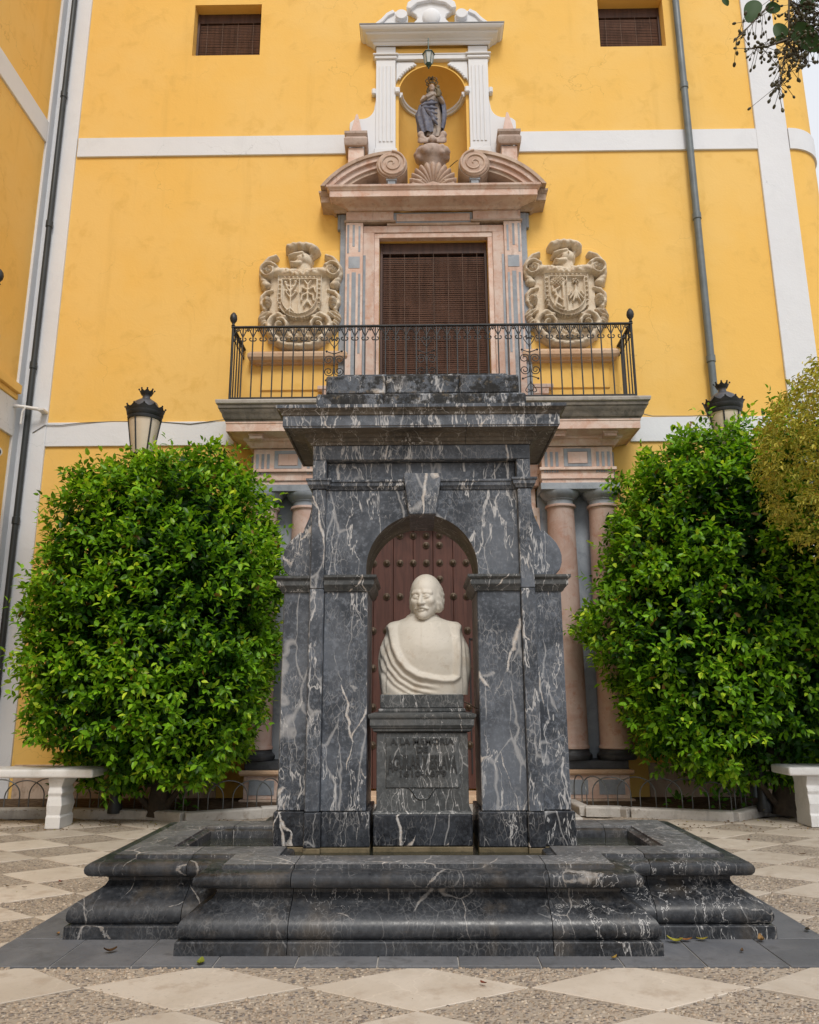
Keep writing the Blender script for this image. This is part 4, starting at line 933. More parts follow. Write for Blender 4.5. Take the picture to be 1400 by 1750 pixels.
# ================================================================== PEDESTAL with its inscription
px_ = 0.008
ped = thing('bust_pedestal', 'grey marble pedestal with carved inscription under the bust', 'pedestal', (px_, 5.05, 0.14))
def pb(x0, x1, y0, y1, z0, z1, name, mat='ped', bevel=0.005): return bx(x0, x1, y0, y1, z0, z1, name, mat, None, bevel, ped, px_)
pb(-.286, .286, 4.834, 5.27, .323, .497, 'plinth', 'marble_black', .008); pb(-.2865, .2865, 4.833, 5.27, .141, .322, 'plinth_foot', 'scum', .003)
MB().sweep([(0, .498), (.022, .498), (.018, .506), (.004, .514), (0, .514)], [(px_ - .268, 5.25), (px_ - .268, 4.862), (px_ + .268, 4.862), (px_ + .268, 5.25)]).build('base_moulding', M['ped'], ped, smooth=30)
pb(-.27, .27, 4.86, 5.25, .4985, .950, 'die', 'ped', .004)
pb(-.215, .215, 4.852, 4.87, .64, .926, 'tablet', 'ped', .004)
pb(-.27, .27, 4.862, 5.24, .9505, 1.066, 'cap_core')
pth = [(px_ - .27, 5.25), (px_ - .27, 4.86), (px_ + .27, 4.86), (px_ + .27, 5.25)]
MB().sweep([(0, .952), (.008, .954), (.020, .962), (.022, .974), (.030, .980), (.034, .990), (.038, .994), (.038, 1.030), (.044, 1.034), (.050, 1.046), (.050, 1.058), (.03, 1.064), (0, 1.068)], pth).build('cap_moulding', M['ped'], ped, smooth=30)
pb(-.262, .262, 4.88, 5.24, 1.068, 1.090, 'bust_step'); pb(-.252, .252, 4.90, 5.22, 1.091, 1.172, 'bust_block')
def text_mesh(body, size, extrude=0.007):
    cu = bpy.data.curves.new('t', 'FONT'); cu.body = body; cu.size = size; cu.align_x = 'CENTER'; cu.extrude = extrude; cu.offset = 0.0012; cu.resolution_u = 4
    o = bpy.data.objects.new('t', cu); col.objects.link(o); dg = bpy.context.evaluated_depsgraph_get(); dg.update()
    me = bpy.data.meshes.new_from_object(o.evaluated_get(dg)); bpy.data.objects.remove(o); bpy.data.curves.remove(cu); return me
def inscription(body, size, x, z, sx_=1.0, sz=1.0, shift=None):
    me = text_mesh(body, size)
    for v in me.vertices:
        a, b, c = v.co; v.co = (a * sx_, -c * 1.0, b * sz)
        if shift: v.co.z = shift(v.co.x, v.co.z)
    me.flip_normals()
    o = link('inscription', me, M['lettering'], ped, False); o.location = Vector((x, 4.852, z)) - ped.location; return o
inscription('A LA MEMORIA', 0.050, px_, .886, 1.10, .95)
inscription('DE', 0.050, px_, .840, 1.1, .95)
def arcf(x, z):                               # the name's letters grow deeper towards both ends
    t = abs(x) / 0.19; hgt = 0.036; lo = -0.002 - 0.022 * max(0, t - 0.72) / 0.28
    return lo + (z / hgt) * (0.070 - lo)
inscription('AGUILAR Y ESLAVA', 0.052, px_, .752, 0.90, 1.0, arcf)
inscription('1610-1679', 0.062, px_, .706, 1.06, .72)
ln = [(-.155, .672), (-.12, .66), (-.095, .645), (-.075, .64), (-.055, .615), (-.035, .585), (-.02, .578), (.02, .578), (.035, .585), (.055, .615), (.075, .64), (.095, .645), (.12, .66), (.155, .672)]
MB().tube([(px_ + a, 4.861, b) for a, b in ln], 0.007, 6).build('scroll_line', M['ped'], ped, smooth=60)
tag(MB().tube([(px_ + .255, 5.0, 1.13), (px_ + .29, 5.0, 1.115), (px_ + .325, 5.0, 1.092), (px_ + .345, 5.0, 1.085)], 0.004, 5).build('pipe_spout', M['stud'], ped), 'thin spout behind the block')

# ================================================================== THE BUST
def smin(a, b, k): h_ = np.clip(0.5 + 0.5 * (b - a) / k, 0, 1); return b + (a - b) * h_ - k * h_ * (1 - h_)
def smax(a, b, k): return -smin(-a, -b, k)
def ell(P, c, r):
    q = (P - np.array(c)) / np.array(r); k0 = np.linalg.norm(q, axis=-1); k1 = np.linalg.norm(q / np.array(r), axis=-1) + 1e-9
    return k0 * (k0 - 1) / k1
def cap(P, a, b, r0, r1):
    a = np.array(a); b = np.array(b); ab = b - a; t = np.clip(((P - a) @ ab) / (ab @ ab), 0, 1)
    return np.linalg.norm(P - a - t[..., None] * ab, axis=-1) - (r0 + (r1 - r0) * t)
def head_sdf(P):
    x, y, z = P[..., 0], P[..., 1], P[..., 2]
    d = ell(P, (0, .022, .040), (.094, .116, .108))
    d = smin(d, ell(P, (0, -.024, -.040), (.081, .080, .088)), .035)
    d = smin(d, ell(P, (0, -.062, -.095), (.042, .042, .040)), .025)         # chin
    Q = P.copy(); Q[..., 0] = np.abs(x)
    d = smin(d, ell(Q, (.046, -.078, -.018), (.026, .024, .024)), .022)        # cheekbone
    d = smin(d, cap(Q, (.016, -.099, .033), (.056, -.080, .030), .0085, .0065), .022)       # brow
    d = smax(d, -ell(Q, (.035, -.118, .006), (.022, .016, .0135)), .020)        # socket
    d = smin(d, ell(Q, (.0345, -.0905, .005), (.0190, .0165, .0130)), .006)      # eyeball
    d = smin(d, cap(Q, (.019, -.1005, .012), (.036, -.1035, .0165), .0030, .0034), .006)    # upper lid
    d = smin(d, cap(Q, (.036, -.1035, .0165), (.051, -.0925, .009), .0034, .0028), .006)
    d = smin(d, cap(Q, (.021, -.1005, -.003), (.049, -.0925, -.001), .0022, .0020), .007)   # lower lid
    d = smin(d, cap(P, (0, -.098, .026), (0, -.134, -.029), .0075, .0150), .012)  # nose
    d = smin(d, ell(Q, (.014, -.118, -.034), (.011, .014, .010)), .006)
    d = smax(d, -cap(Q, (.022, -.125, -.042), (.040, -.108, -.075), .004, .004), .008)
    d = smin(d, cap(Q, (.002, -.116, -.053), (.040, -.098, -.067), .0105, .0055), .006)  # moustache
    d = smin(d, ell(P, (0, -.106, -.074), (.021, .013, .0075)), .005)          # lower lip
    d = smin(d, ell(P, (0, -.092, -.104), (.026, .022, .024)), .016)           # beard
    hair = smin(ell(Q, (.080, .022, -.005), (.022, .054, .070)), ell(P, (0, .060, .008), (.098, .084, .116)), .03)
    hair = smin(hair, ell(Q, (.076, .020, -.052), (.024, .044, .040)), .03)
    wv = 0.0016 * np.sin(z * 150 + 3 * np.sin(y * 40)) + 0.0016 * np.sin(y * 170 + z * 60)
    d = smin(d, hair + wv, .014)
    return d
def star(sdf, nu, nv, rmax, smooth_=1):
    th = np.linspace(0, 2 * math.pi, nu, endpoint=False); ph = np.linspace(-math.pi / 2 + .04, math.pi / 2 - .02, nv)
    D = np.stack([np.cos(ph)[:, None] * np.sin(th)[None], -np.cos(ph)[:, None] * np.cos(th)[None], np.sin(ph)[:, None] * np.ones(nu)[None]], -1).reshape(-1, 3)
    lo = np.zeros(len(D)); prev = np.full(len(D), rmax); found = np.zeros(len(D), bool); res = np.full(len(D), 0.05)
    for r in np.linspace(rmax, 0.02, 90):
        v = sdf(D * r); ins = (v < 0) & ~found
        res[ins] = r; found |= ins
    a = res.copy(); b = np.minimum(res + rmax / 88, rmax)
    for _ in range(10):
        m = (a + b) / 2; i = sdf(D * m[:, None]) < 0; a = np.where(i, m, a); b = np.where(i, b, m)
    return D * a[:, None], nu, nv
V, nu, nv = star(head_sdf, 150, 130, 0.24)
bust = thing('bust', 'white stone bust of a moustached man in a draped cloak', 'bust', (0.02, 5.07, 1.172))
F = grid_faces(nu, nv); HC = Vector((0.036, 5.03, 1.772))
rot = Matrix.Rotation(R(-16), 3, 'Z') @ Matrix.Rotation(R(6), 3, 'X')
V2 = np.array(V) @ np.array(rot).T * 1.03 + np.array(HC)
me = np_mesh('head', V2, F); 
def chest_poly():
    L = [(-.13, 1.80), (-.150, 1.66), (-.178, 1.59), (-.180, 1.54), (-.165, 1.46), (-.135, 1.39), (-.09, 1.335), (-.03, 1.297), (.04, 1.278), (.11, 1.268), (.165, 1.270), (.186, 1.285)]
    return L + [(.190, 1.36), (.192, 1.45), (.188, 1.53), (.180, 1.59), (.152, 1.66), (.13, 1.80)]
CP = np.array(chest_poly())
def sd_poly(x, z):
    p = np.stack([x, z], -1); d = np.full(x.shape, 9.0); ins = np.zeros(x.shape, bool)
    for i in range(len(CP)):
        a, b = CP[i], CP[(i + 1) % len(CP)]; ab = b - a; t = np.clip(((p - a) @ ab) / (ab @ ab), 0, 1)
        if i < len(CP) - 1: d = np.minimum(d, np.linalg.norm(p - a - t[..., None] * ab, axis=-1))
        c = ((a[1] > z) != (b[1] > z)) & (x < (b[0] - a[0]) * (z - a[1]) / (b[1] - a[1] + 1e-12) + a[0]); ins ^= c
    return np.where(ins, -d, d)
def bust_body():
    zs = np.concatenate([np.linspace(1.170, 1.58, 80), np.linspace(1.584, 1.700, 40)]); nu = 220
    th = np.linspace(0, 2 * math.pi, nu, endpoint=False)
    kz = [1.17, 1.22, 1.30, 1.38, 1.45, 1.50, 1.54, 1.575, 1.600, 1.618, 1.634, 1.650, 1.668, 1.70]
    ka = [.260, .270, .280, .284, .276, .258, .238, .228, .220, .196, .152, .106, .082, .074]
    kb = [.158, .166, .180, .192, .194, .184, .170, .154, .138, .122, .106, .090, .078, .072]
    a = np.interp(zs, kz, ka)[:, None]; b = np.interp(zs, kz, kb)[:, None]; Z = np.repeat(zs[:, None], nu, 1)
    e = np.interp(zs, [1.17, 1.5, 1.6, 1.7], [2.25, 2.1, 2.0, 2.0])[:, None]
    kr = np.hanning(15); kr /= kr.sum(); sm1 = lambda q: np.convolve(np.pad(q[:, 0], 7, mode='edge'), kr, 'valid')[:, None]
    a, b, e = sm1(a), sm1(b), sm1(e)
    ct, st = np.cos(th)[None], np.sin(th)[None]
    r = (np.abs(ct / 1) ** e + np.abs(st / 1) ** e) ** (-1 / e)
    X = r * ct * a; Y = r * st * b
    front = Y < 0
    d = sd_poly(X, Z)
    sm = lambda t: np.clip(t, 0, 1) ** 2 * (3 - 2 * np.clip(t, 0, 1))
    below = sm((1.655 - Z) / 0.03)
    disp = -0.015 * sm((-d + 0.004) / 0.022) * front * below
    disp += 0.014 * np.exp(-((d - 0.016) / 0.013) ** 2) * front * below
    left = sm((0.10 - X) / 0.12) * sm((1.60 - Z) / 0.10)
    for c, w, amp in ((0.045, .010, -.012), (0.082, .011, -.014), (0.118, .012, -.012), (0.15, .012, -.010)): disp += amp * np.exp(-((d - c - 0.02 * (Z - 1.3)) / w) ** 2) * left * front
    sidew = sm((np.abs(X) - 0.205) / 0.03) * sm((1.55 - Z) / 0.08)
    disp += sidew * (0.003 * np.sin(X * 210 + Z * 14) - 0.008 * np.exp(-((np.abs(X) - 0.235) / .006) ** 2)) * front
    # lapel points standing out at the shoulders
    for sx_ in (-1, 1): disp += 0.016 * np.exp(-(((X - sx_ * 0.205) / .035) ** 2 + ((Z - 1.592) / .032) ** 2)) * front
    disp += 0.0035 * np.exp(-((X + 0.004) / .006) ** 2) * front * sm((1.62 - Z) / .03) * sm((Z - 1.42) / .04) * (d < 0)
    # collar round the neck
    disp += 0.010 * np.exp(-((Z - 1.668 + 0.10 * (Y + .07)) / .007) ** 2) * (Z > 1.645)
    N = np.stack([ct / a * np.abs(ct) ** 0.5, st / b * np.abs(st) ** 0.5, 0 * Z], -1); N /= np.linalg.norm(N, axis=-1, keepdims=True) + 1e-9
    P = np.stack([X, Y, Z], -1) + N * disp[..., None]
    P[..., 0] += 0.018; P[..., 1] += 5.07
    # asymmetric shoulders: the right one (viewer's right) sits a little lower and wider
    P[..., 0] += 0.014 * (P[..., 0] > 0.02) * (Z < 1.62)
    V = P.reshape(-1, 3); F = grid_faces(nu, len(zs))
    return V, F
V3, F3 = bust_body(); meb = np_mesh('shoulders', V3, F3)
o = link('shoulders', meb, M['bust'], bust); tag(o, 'draped cloak and chest of the bust')
o = link('head', me, M['bust'], bust); tag(o, 'balding head turned slightly aside')
MB().tube([(0.024, 5.07, 1.62), (0.03, 5.055, 1.70), (0.034, 5.045, 1.745)], [0.078, 0.066, 0.066], 24).build('neck', M['bust'], bust, smooth=60)
MB().slab([(0.018 + .262 * abs(math.cos(t)) ** .8 * (1 if math.cos(t) > 0 else -1) , 5.07 + .15 * abs(math.sin(t)) ** .8 * (1 if math.sin(t) > 0 else -1)) for t in np.linspace(0, 2 * math.pi, 41)[:-1]], 1.1725, 1.18).build('base', M['bust'], bust)
# ================================================================== COATS OF ARMS (carved relief)
def seg_d(X, Z, pts):
    P = np.stack([X, Z], -1); best = np.full(X.shape, 9.0); tt = np.zeros(X.shape); n = len(pts) - 1
    for i in range(n):
        a = np.array(pts[i]); b = np.array(pts[i + 1]); ab = b - a; t = np.clip(((P - a) @ ab) / (ab @ ab + 1e-12), 0, 1)
        d = np.linalg.norm(P - a - t[..., None] * ab, axis=-1); m = d < best; best = np.where(m, d, best); tt = np.where(m, (i + t) / n, tt)
    return best, tt
def relief(name, fn, x0, x1, z0, z1, res, mat, parent, oy):
    nx_ = int((x1 - x0) / res) + 1; nz = int((z1 - z0) / res) + 1
    X, Z = np.meshgrid(np.linspace(x0, x1, nx_), np.linspace(z0, z1, nz)); H = fn(X, Z)
    on = H > 0.001; idx = -np.ones(H.shape, int)
    near = on.copy(); near[1:] |= on[:-1]; near[:-1] |= on[1:]; near[:, 1:] |= on[:, :-1]; near[:, :-1] |= on[:, 1:]
    n2 = near.copy(); n2[1:] |= near[:-1]; n2[:-1] |= near[1:]; n2[:, 1:] |= near[:, :-1]; n2[:, :-1] |= near[:, 1:]
    ids = np.argwhere(n2); idx[n2] = np.arange(len(ids))
    Hc = np.where(on, H, -0.01)
    V = np.stack([X[n2], oy - Hc[n2] * 1.75, Z[n2]], -1)
    F = []
    for j in range(nz - 1):
        for i in range(nx_ - 1):
            q = (idx[j, i], idx[j, i + 1], idx[j + 1, i + 1], idx[j + 1, i])
            if min(q) >= 0 and on[j:j + 2, i:i + 2].any(): F.append(q)
    me = np_mesh(name, V, F); o = link(name, me, mat, parent, False); o.location = (0, 0, 0); return o
def spiral(cx, cz, r, a0, turns, k=28, shrink=0.75):
    return [(cx + r * (1 - shrink * i / k) * math.cos(a0 + turns * 2 * math.pi * i / k), cz + r * (1 - shrink * i / k) * math.sin(a0 + turns * 2 * math.pi * i / k)) for i in range(k + 1)]
def ridge(X, Z, pts, r0, r1, h):
    d, t = seg_d(X, Z, pts); r = r0 + (r1 - r0) * t; q = np.clip(1 - (d / r) ** 2, 0, 1); return h * np.sqrt(q)
def dome(X, Z, cx, cz, rx, rz, h):
    q = np.clip(1 - ((X - cx) / rx) ** 2 - ((Z - cz) / rz) ** 2, 0, 1); return h * np.sqrt(q)
def in_shield(X, Z, w, zt, zb):               # signed: positive inside, U-shaped
    zc = zb + w; side = w - np.abs(X); bot = np.where(Z < zc, w - np.hypot(X, (Z - zc)), side); return np.minimum(np.minimum(side, bot), zt - Z)
def coat(cx, flip, label, variant):
    t = thing('coat_of_arms', label, 'coat of arms', (cx, WY - 0.02, 6.26), group='carved coats of arms')
    f = 1
    def board(X, Z):
        A_ = np.abs(X); H = np.zeros_like(X)
        H = np.maximum(H, np.where((A_ < 0.40) & (Z > -.62) & (Z < .38), 0.035, 0))
        return H
    def mantling(X, Z):
        A_ = np.abs(X); H = np.zeros_like(X); w = 0.004 * np.sin(Z * 60 + A_ * 40)
        H = np.maximum(H, ridge(A_, Z, [(.0, .345), (.15, .35), (.27, .36), (.36, .385)], .07, .085, .085))           # rolled collar
        H = np.maximum(H, ridge(A_, Z, spiral(.425, .37, .115, 2.6, -1.15, 30, .55), .036, .022, .095))              # upper curl
        H = np.maximum(H, ridge(A_, Z, [(.33, .60), (.36, .585), (.42, .56), (.475, .50), (.515, .42), (.52, .33), (.495, .25), (.44, .20)], .028, .05, .07))
        H = np.maximum(H, dome(A_, Z, .44, .36, .05, .055, .09)); H = np.maximum(H, ridge(A_, Z, spiral(.44, .36, .035, 0, 1.4, 18), .011, .006, .105))
        H = np.maximum(H, dome(A_, Z, .455, .19, .075, .06, .075))
        H = np.maximum(H, np.where((A_ > .30), ridge(A_, Z, [(.37, .10), (.45, .085), (.505, .02), (.505, -.08), (.46, -.16)], .03, .035, .055), 0))
        H = np.maximum(H, dome(A_, Z, .43, -.06, .065, .085, .085) + .012 * np.sin(Z * 190) * (dome(A_, Z, .43, -.06, .06, .08, 1) > 0))
        H = np.maximum(H, dome(A_, Z, .43, -.06, .03, .03, .1))
        H = np.maximum(H, ridge(A_, Z, [(.40, -.22), (.47, -.23), (.50, -.28), (.47, -.36), (.42, -.42)], .05, .06, .05) * (1 + .25 * np.sin(Z * 120 + A_ * 90)))
        H = np.maximum(H, ridge(A_, Z, [(.18, -.30), (.28, -.25), (.36, -.30), (.40, -.40), (.36, -.52), (.28, -.60)], .045, .055, .085))   # lower cartouche curls
        H = np.maximum(H, ridge(A_, Z, spiral(.24, -.42, .10, 1.2, 1.1, 26, .6), .034, .022, .095))
        H = np.maximum(H, ridge(A_, Z, [(.0, -.69), (.12, -.685), (.22, -.655), (.30, -.60), (.36, -.52)], .055, .05, .08))
        H = np.maximum(H, np.where(Z < -.35, dome(A_, Z, 0, -.55, .20, .16, .06) * (1 + .3 * np.sin(X * 70) * np.sin(Z * 60)), 0))
        H = np.maximum(H, dome(A_, Z, .0, -.47, .07, .05, .095)); H = np.maximum(H, dome(A_, Z, .10, -.58, .05, .035, .09))
        H = np.maximum(H, ridge(A_, Z, [(.0, -.60), (.08, -.62), (.15, -.60)], .02, .015, .1))
        return np.where(H > .004, H + w, H)
    def shield(X, Z):
        d = in_shield(X, Z, .285, .275, -.335); H = np.where(d > 0, .075, 0.0)
        H = np.where((d > .052) & (d < .068), .10, H); H = np.where(d >= .068, .072, H)
        H = np.where((d > 0) & (d < .012), .092, H)
        return H
    def charges(X, Z):
        d = in_shield(X, Z, .285, .275, -.335); H = np.zeros_like(X)
        H = np.maximum(H, np.where((np.abs(X) < .010) & (d > .06), .10, 0))
        if variant == 0:      # uprooted tree and spread eagle
            T = lambda p, r: ridge(X, Z, p, r, r * .7, .028)
            for p in ([(-.11, -.20), (-.11, .10)], [(-.11, .02), (-.16, .10), (-.18, .16)], [(-.11, .04), (-.06, .12), (-.05, .17)], [(-.11, .06), (-.12, .18)], [(-.11, -.05), (-.17, .03)], [(-.11, -.05), (-.05, .02)], [(-.11, -.19), (-.17, -.24)], [(-.11, -.19), (-.06, -.25)], [(-.11, -.19), (-.12, -.26)]): H = np.maximum(H, np.where(T(p, .016) > 0, .072 + T(p, .016), 0))
            for q in ((-.18, .17), (-.05, .18), (-.12, .2), (-.17, .05), (-.05, .04), (-.08, .11), (-.15, .12)): H = np.maximum(H, np.where(dome(X, Z, *q, .026, .026, 1) > 0, .072 + dome(X, Z, *q, .026, .026, .03), 0))
            ea = [[(.11, .14), (.11, -.12)], [(.11, .06), (.19, .10), (.215, .02)], [(.11, .06), (.03, .10), (.02, .02)], [(.11, .02), (.18, -.02), (.19, -.09)], [(.11, .02), (.04, -.02), (.03, -.09)], [(.11, -.08), (.16, -.17)], [(.11, -.08), (.06, -.17)], [(.11, .13), (.15, .19)], [(.11, .13), (.07, .19)]]
            for p in ea: H = np.maximum(H, np.where(T(p, .02) > 0, .072 + T(p, .02), 0))
        else:                 # leafy tree with a beast; star over a rayed figure
            T = lambda p, r: ridge(X, Z, p, r, r * .75, .03)
            q_ = dome(X, Z, -.11, .15, .105, .08, .03); H = np.maximum(H, np.where(q_ > 0, .072 + q_ * (1 + .5 * np.sin(X * 150) * np.sin(Z * 150)), 0))
            for p in ([(-.05, .12), (-.05, -.22)], [(-.17, -.2), (-.13, -.08), (-.16, .02), (-.10, .06)], [(-.15, -.05), (-.07, -.12)], [(-.16, -.16), (-.08, -.22)], [(-.18, .0), (-.19, .07)]): H = np.maximum(H, np.where(T(p, .024) > 0, .072 + T(p, .024), 0))
            q_ = dome(X, Z, .11, .15, .05, .05, .035); H = np.maximum(H, np.where((q_ > 0) & (np.cos(5 * np.arctan2(Z - .15, X - .11)) > -.4), .072 + q_, 0))
            for p in ([(.11, .08), (.11, -.10)], [(.11, .02), (.03, -.10)], [(.11, .02), (.20, -.10)], [(.11, .0), (.07, -.14)], [(.11, 0), (.16, -.14)], [(.04, .0), (.02, -.06)], [(.18, .0), (.21, -.05)]): H = np.maximum(H, np.where(T(p, .02) > 0, .072 + T(p, .02), 0))
        # border ornaments
        for k in range(22):
            a = k / 22; 
            if k < 7: q = (-.257, .20 - k * .065)
            elif k < 14: q = (.257, .20 - (k - 7) * .065)
            else: q = (-.19 + (k - 14) * .054, .247)
            H = np.maximum(H, np.where(dome(X, Z, *q, .017, .017, 1) > 0, .074 + dome(X, Z, *q, .017, .017, .022), 0))
        return H
    def helmet(X, Z):
        s_ = -1; H = np.zeros_like(X)
        H = np.maximum(H, dome(X, Z, .02, .54, .135, .115, .13)); H = np.maximum(H, ridge(X, Z, [(.02, .52), (.03, .40), (.03, .35)], .10, .11, .10))
        H = np.maximum(H, ridge(X, Z, [(.02, .60), (-.08, .585), (-.15, .56)], .05, .02, .14)); H = np.maximum(H, ridge(X, Z, [(.0, .47), (-.08, .465), (-.12, .475)], .06, .03, .125))
        vis = ridge(X, Z, [(-.16, .525), (-.05, .525)], .012, .012, 1) > 0
        H = np.where(vis & (H > 0), H - .035, H)
        H = np.maximum(H, dome(X, Z, .04, .555, .025, .025, .155) )
        ruff = ridge(X, Z, [(-.17, .37), (-.10, .33), (-.04, .305), (.0, .325), (.04, .305), (.10, .33), (.19, .37)], .055, .055, .115)
        H = np.maximum(H, np.where(ruff > 0, ruff + .008 * np.sin(X * 90), 0)); return H
    def plume(X, Z):
        H = ridge(X, Z, [(-.16, .70), (-.10, .722), (0, .73), (.11, .72), (.185, .68)], .055, .062, .15)
        H = np.maximum(H, dome(X, Z, -.12, .70, .085, .062, .15)); H = np.maximum(H, dome(X, Z, .02, .712, .09, .07, .165)); H = np.maximum(H, dome(X, Z, .16, .675, .07, .075, .15)); H = np.maximum(H, ridge(X, Z, [(.17, .66), (.12, .58)], .05, .03, .08))
        return np.where(H > 0, H + .006 * np.sin(X * 75 + Z * 20), 0)
    sx_ = lambda fn: (lambda X, Z: fn(X * flip, Z))
    g = 0.0085
    relief('backboard', board, -.42, .42, -.66, .40, .02, M['arms'], t, 0.0)
    relief('mantling', mantling, -.60, .60, -.78, .66, g, M['arms'], t, -.01)
    s_ = relief('shield', shield, -.32, .32, -.37, .30, .008, M['arms'], t, -.012); c_ = relief('charge', charges, -.30, .30, -.34, .29, .007, M['arms'], t, -.014)
    c_.parent = s_
    relief('helmet', lambda X, Z: helmet(X, Z) * .72, -.24, .26, .26, .68, .0075, M['arms'], t, -.02); relief('plume', lambda X, Z: plume(X, Z) * .68, -.26, .28, .56, .80, .0085, M['arms'], t, -.02)
coat(-1.54, 1, 'carved stone coat of arms left of the balcony window', 0); coat(1.935, 1, 'carved stone coat of arms right of the balcony window', 1)
def ledge(x0, x1, label):
    mb = MB().sweep([(0, 5.34), (.05, 5.345), (.06, 5.36), (.11, 5.375), (.135, 5.41), (.135, 5.455), (.10, 5.495), (.02, 5.515), (0, 5.515)], [(x0, WY), (x0, WY - .02), (x1, WY - .02), (x1, WY)])
    tag(mb.build('stone_ledge', M['ledge'], smooth=35), label, 'ledge', 'ledges under the coats of arms')
ledge(-2.05, -1.04, 'ochre stone ledge under the left coat of arms'); ledge(1.475, 2.43, 'ochre stone ledge under the right coat of arms')

# ================================================================== STATUE, SHELL, LANTERN
SX, SY = 0.215, 9.50
st = thing('niche_statue', 'painted statue of a crowned woman in a blue mantle in the niche', 'statue', (SX, SY, 8.28))
def loft(name, kz, ka, kb, kx, ky, fold, mat, nth=64, nz=70, a0=0, a1=2 * math.pi, sway=None):
    zs = np.linspace(kz[0], kz[-1], nz); th = np.linspace(a0, a1, nth, endpoint=(a1 - a0) < 6.28)
    a = np.interp(zs, kz, ka)[:, None]; b = np.interp(zs, kz, kb)[:, None]; x = np.interp(zs, kz, kx)[:, None]; y = np.interp(zs, kz, ky)[:, None]
    T = th[None] + 0 * a; Zz = zs[:, None] + 0 * T; fo = 1 + fold(T, Zz)
    V = np.stack([SX + x + a * fo * np.sin(T), SY + y - b * fo * np.cos(T), Zz], -1).reshape(-1, 3)
    wrap = (a1 - a0) > 6.28; mb = MB().add(V.tolist(), grid_faces(nth, nz, wrap) + ([list(range(nth))[::-1], list(range((nz - 1) * nth, nz * nth))] if wrap else []))
    return link(name, mb.mesh(name, smooth=70), mat, st)
sg = lambda z, a, b: np.clip((z - a) / (b - a), 0, 1)
loft('gown', [8.70, 8.78, 8.95, 9.10, 9.22, 9.30, 9.38, 9.44, 9.47], [.115, .12, .125, .12, .10, .10, .115, .085, .035], [.10, .10, .10, .095, .08, .08, .08, .06, .03], [0.0, 0, .005, .01, .012, .01, .008, .006, .005], [0] * 9, lambda T, Z: (0.10 * np.sin(9 * T + 2 * np.sin(Z * 9)) + .04 * np.sin(17 * T)) * (1 - sg(Z, 9.2, 9.32)), M['gown'])
loft('mantle', [8.74, 8.85, 9.0, 9.12, 9.22, 9.27], [.135, .150, .175, .185, .165, .12], [.12, .125, .13, .13, .115, .09], [-.04, -.045, -.04, -.03, -.01, .0], [-.01] * 6, lambda T, Z: 0.07 * np.sin(10 * T + 9 * Z) + .05 * np.sin(5 * T - 14 * Z), M['robe'], a0=-3.0, a1=0.42 * 1.0)
loft('mantle', [8.86, 8.98, 9.12, 9.26, 9.36, 9.41], [.13, .155, .175, .175, .155, .11], [.11] * 6, [.03, .035, .03, .02, .015, .01], [.01] * 6, lambda T, Z: 0.06 * np.sin(11 * T + 5 * Z), M['robe'], a0=0.75, a1=3.1)
mb = MB()
for i in range(5): mb.tube([(SX - .15 + .03 * i, SY - .12 + .0 * i, 9.16 - .035 * i), (SX - .05 + .02 * i, SY - .145, 9.17 - .07 * i), (SX + .08, SY - .125, 9.20 - .09 * i)], [.022, .026, .014], 8)
link('mantle_fold', remesh(mb, 'mantle_fold', .009, 3), M['robe'], st)
mb = MB().ball((SX + .005, SY - .03, 9.515), (.045, .052, .062), 16, 12); mb.ball((SX + .005, SY - .078, 9.508), (.010, .013, .012), 8, 6); mb.tube([(SX + .005, SY - .01, 9.42), (SX + .005, SY - .025, 9.48)], .03, 10); mb.ball((SX + .005, SY - .06, 9.475), (.02, .018, .016), 8, 6)
link('face', remesh(mb, 'face', .007, 2), M['flesh'], st)
mb = MB().ball((SX + .005, SY + .0, 9.51), (.056, .055, .075), 14, 10)
for s in (-1, 1): mb.tube([(SX + .005 + s * .043, SY - .02, 9.53), (SX + .005 + s * .055, SY - .03, 9.46), (SX + .005 + s * .05, SY - .04, 9.41)], [.024, .026, .016], 8)
link('hair', remesh(mb, 'hair', .009, 2), M['crown'], st)
mb = MB().lathe([(.050, 0), (.056, .004), (.058, .022), (.054, .03), (.048, .03)], (SX + .005, SY - .01, 9.575), 24, caps=False)
for i in range(8):
    a = i * math.pi / 4 + .2; ca, sa = math.cos(a), math.sin(a); P = lambda r, z: (SX + .005 + r * ca, SY - .01 + r * sa, 9.575 + z)
    mb.tube([P(.056, .025), P(.085, .055), P(.085, .085), P(.05, .112), P(.006, .115)], .007, 5); mb.ball(P(.087, .07), .010, 6, 5)
mb.ball((SX + .005, SY - .01, 9.70), .018, 8, 6)
mb.build('crown', M['crown'], st, smooth=50)
mb = MB().tube([(SX - .10, SY - .03, 9.37), (SX - .135, SY - .07, 9.27), (SX - .06, SY - .14, 9.28), (SX + .02, SY - .15, 9.31)], [.035, .033, .027, .018], 10); mb.tube([(SX + .11, SY - .02, 9.37), (SX + .15, SY - .06, 9.25), (SX + .10, SY - .14, 9.27), (SX + .05, SY - .15, 9.31)], [.035, .033, .027, .018], 10)
for k in range(4): mb.tube([(SX + .02, SY - .15, 9.30 + .008 * k), (SX + .045, SY - .16, 9.315 + .008 * k)], .006, 6)
link('arms', remesh(mb, 'arms', .007, 2), M['gown'], st)
mb = MB().ball((SX + .085, SY - .155, 9.425), (.030, .030, .034), 12, 8); mb.tube([(SX + .09, SY - .14, 9.40), (SX + .10, SY - .14, 9.33), (SX + .085, SY - .15, 9.26)], [.028, .045, .03], 10); mb.tube([(SX + .075, SY - .165, 9.38), (SX + .04, SY - .18, 9.40)], .012, 6)
link('child', remesh(mb, 'child', .007, 2), M['crown'], st)
mb = MB()
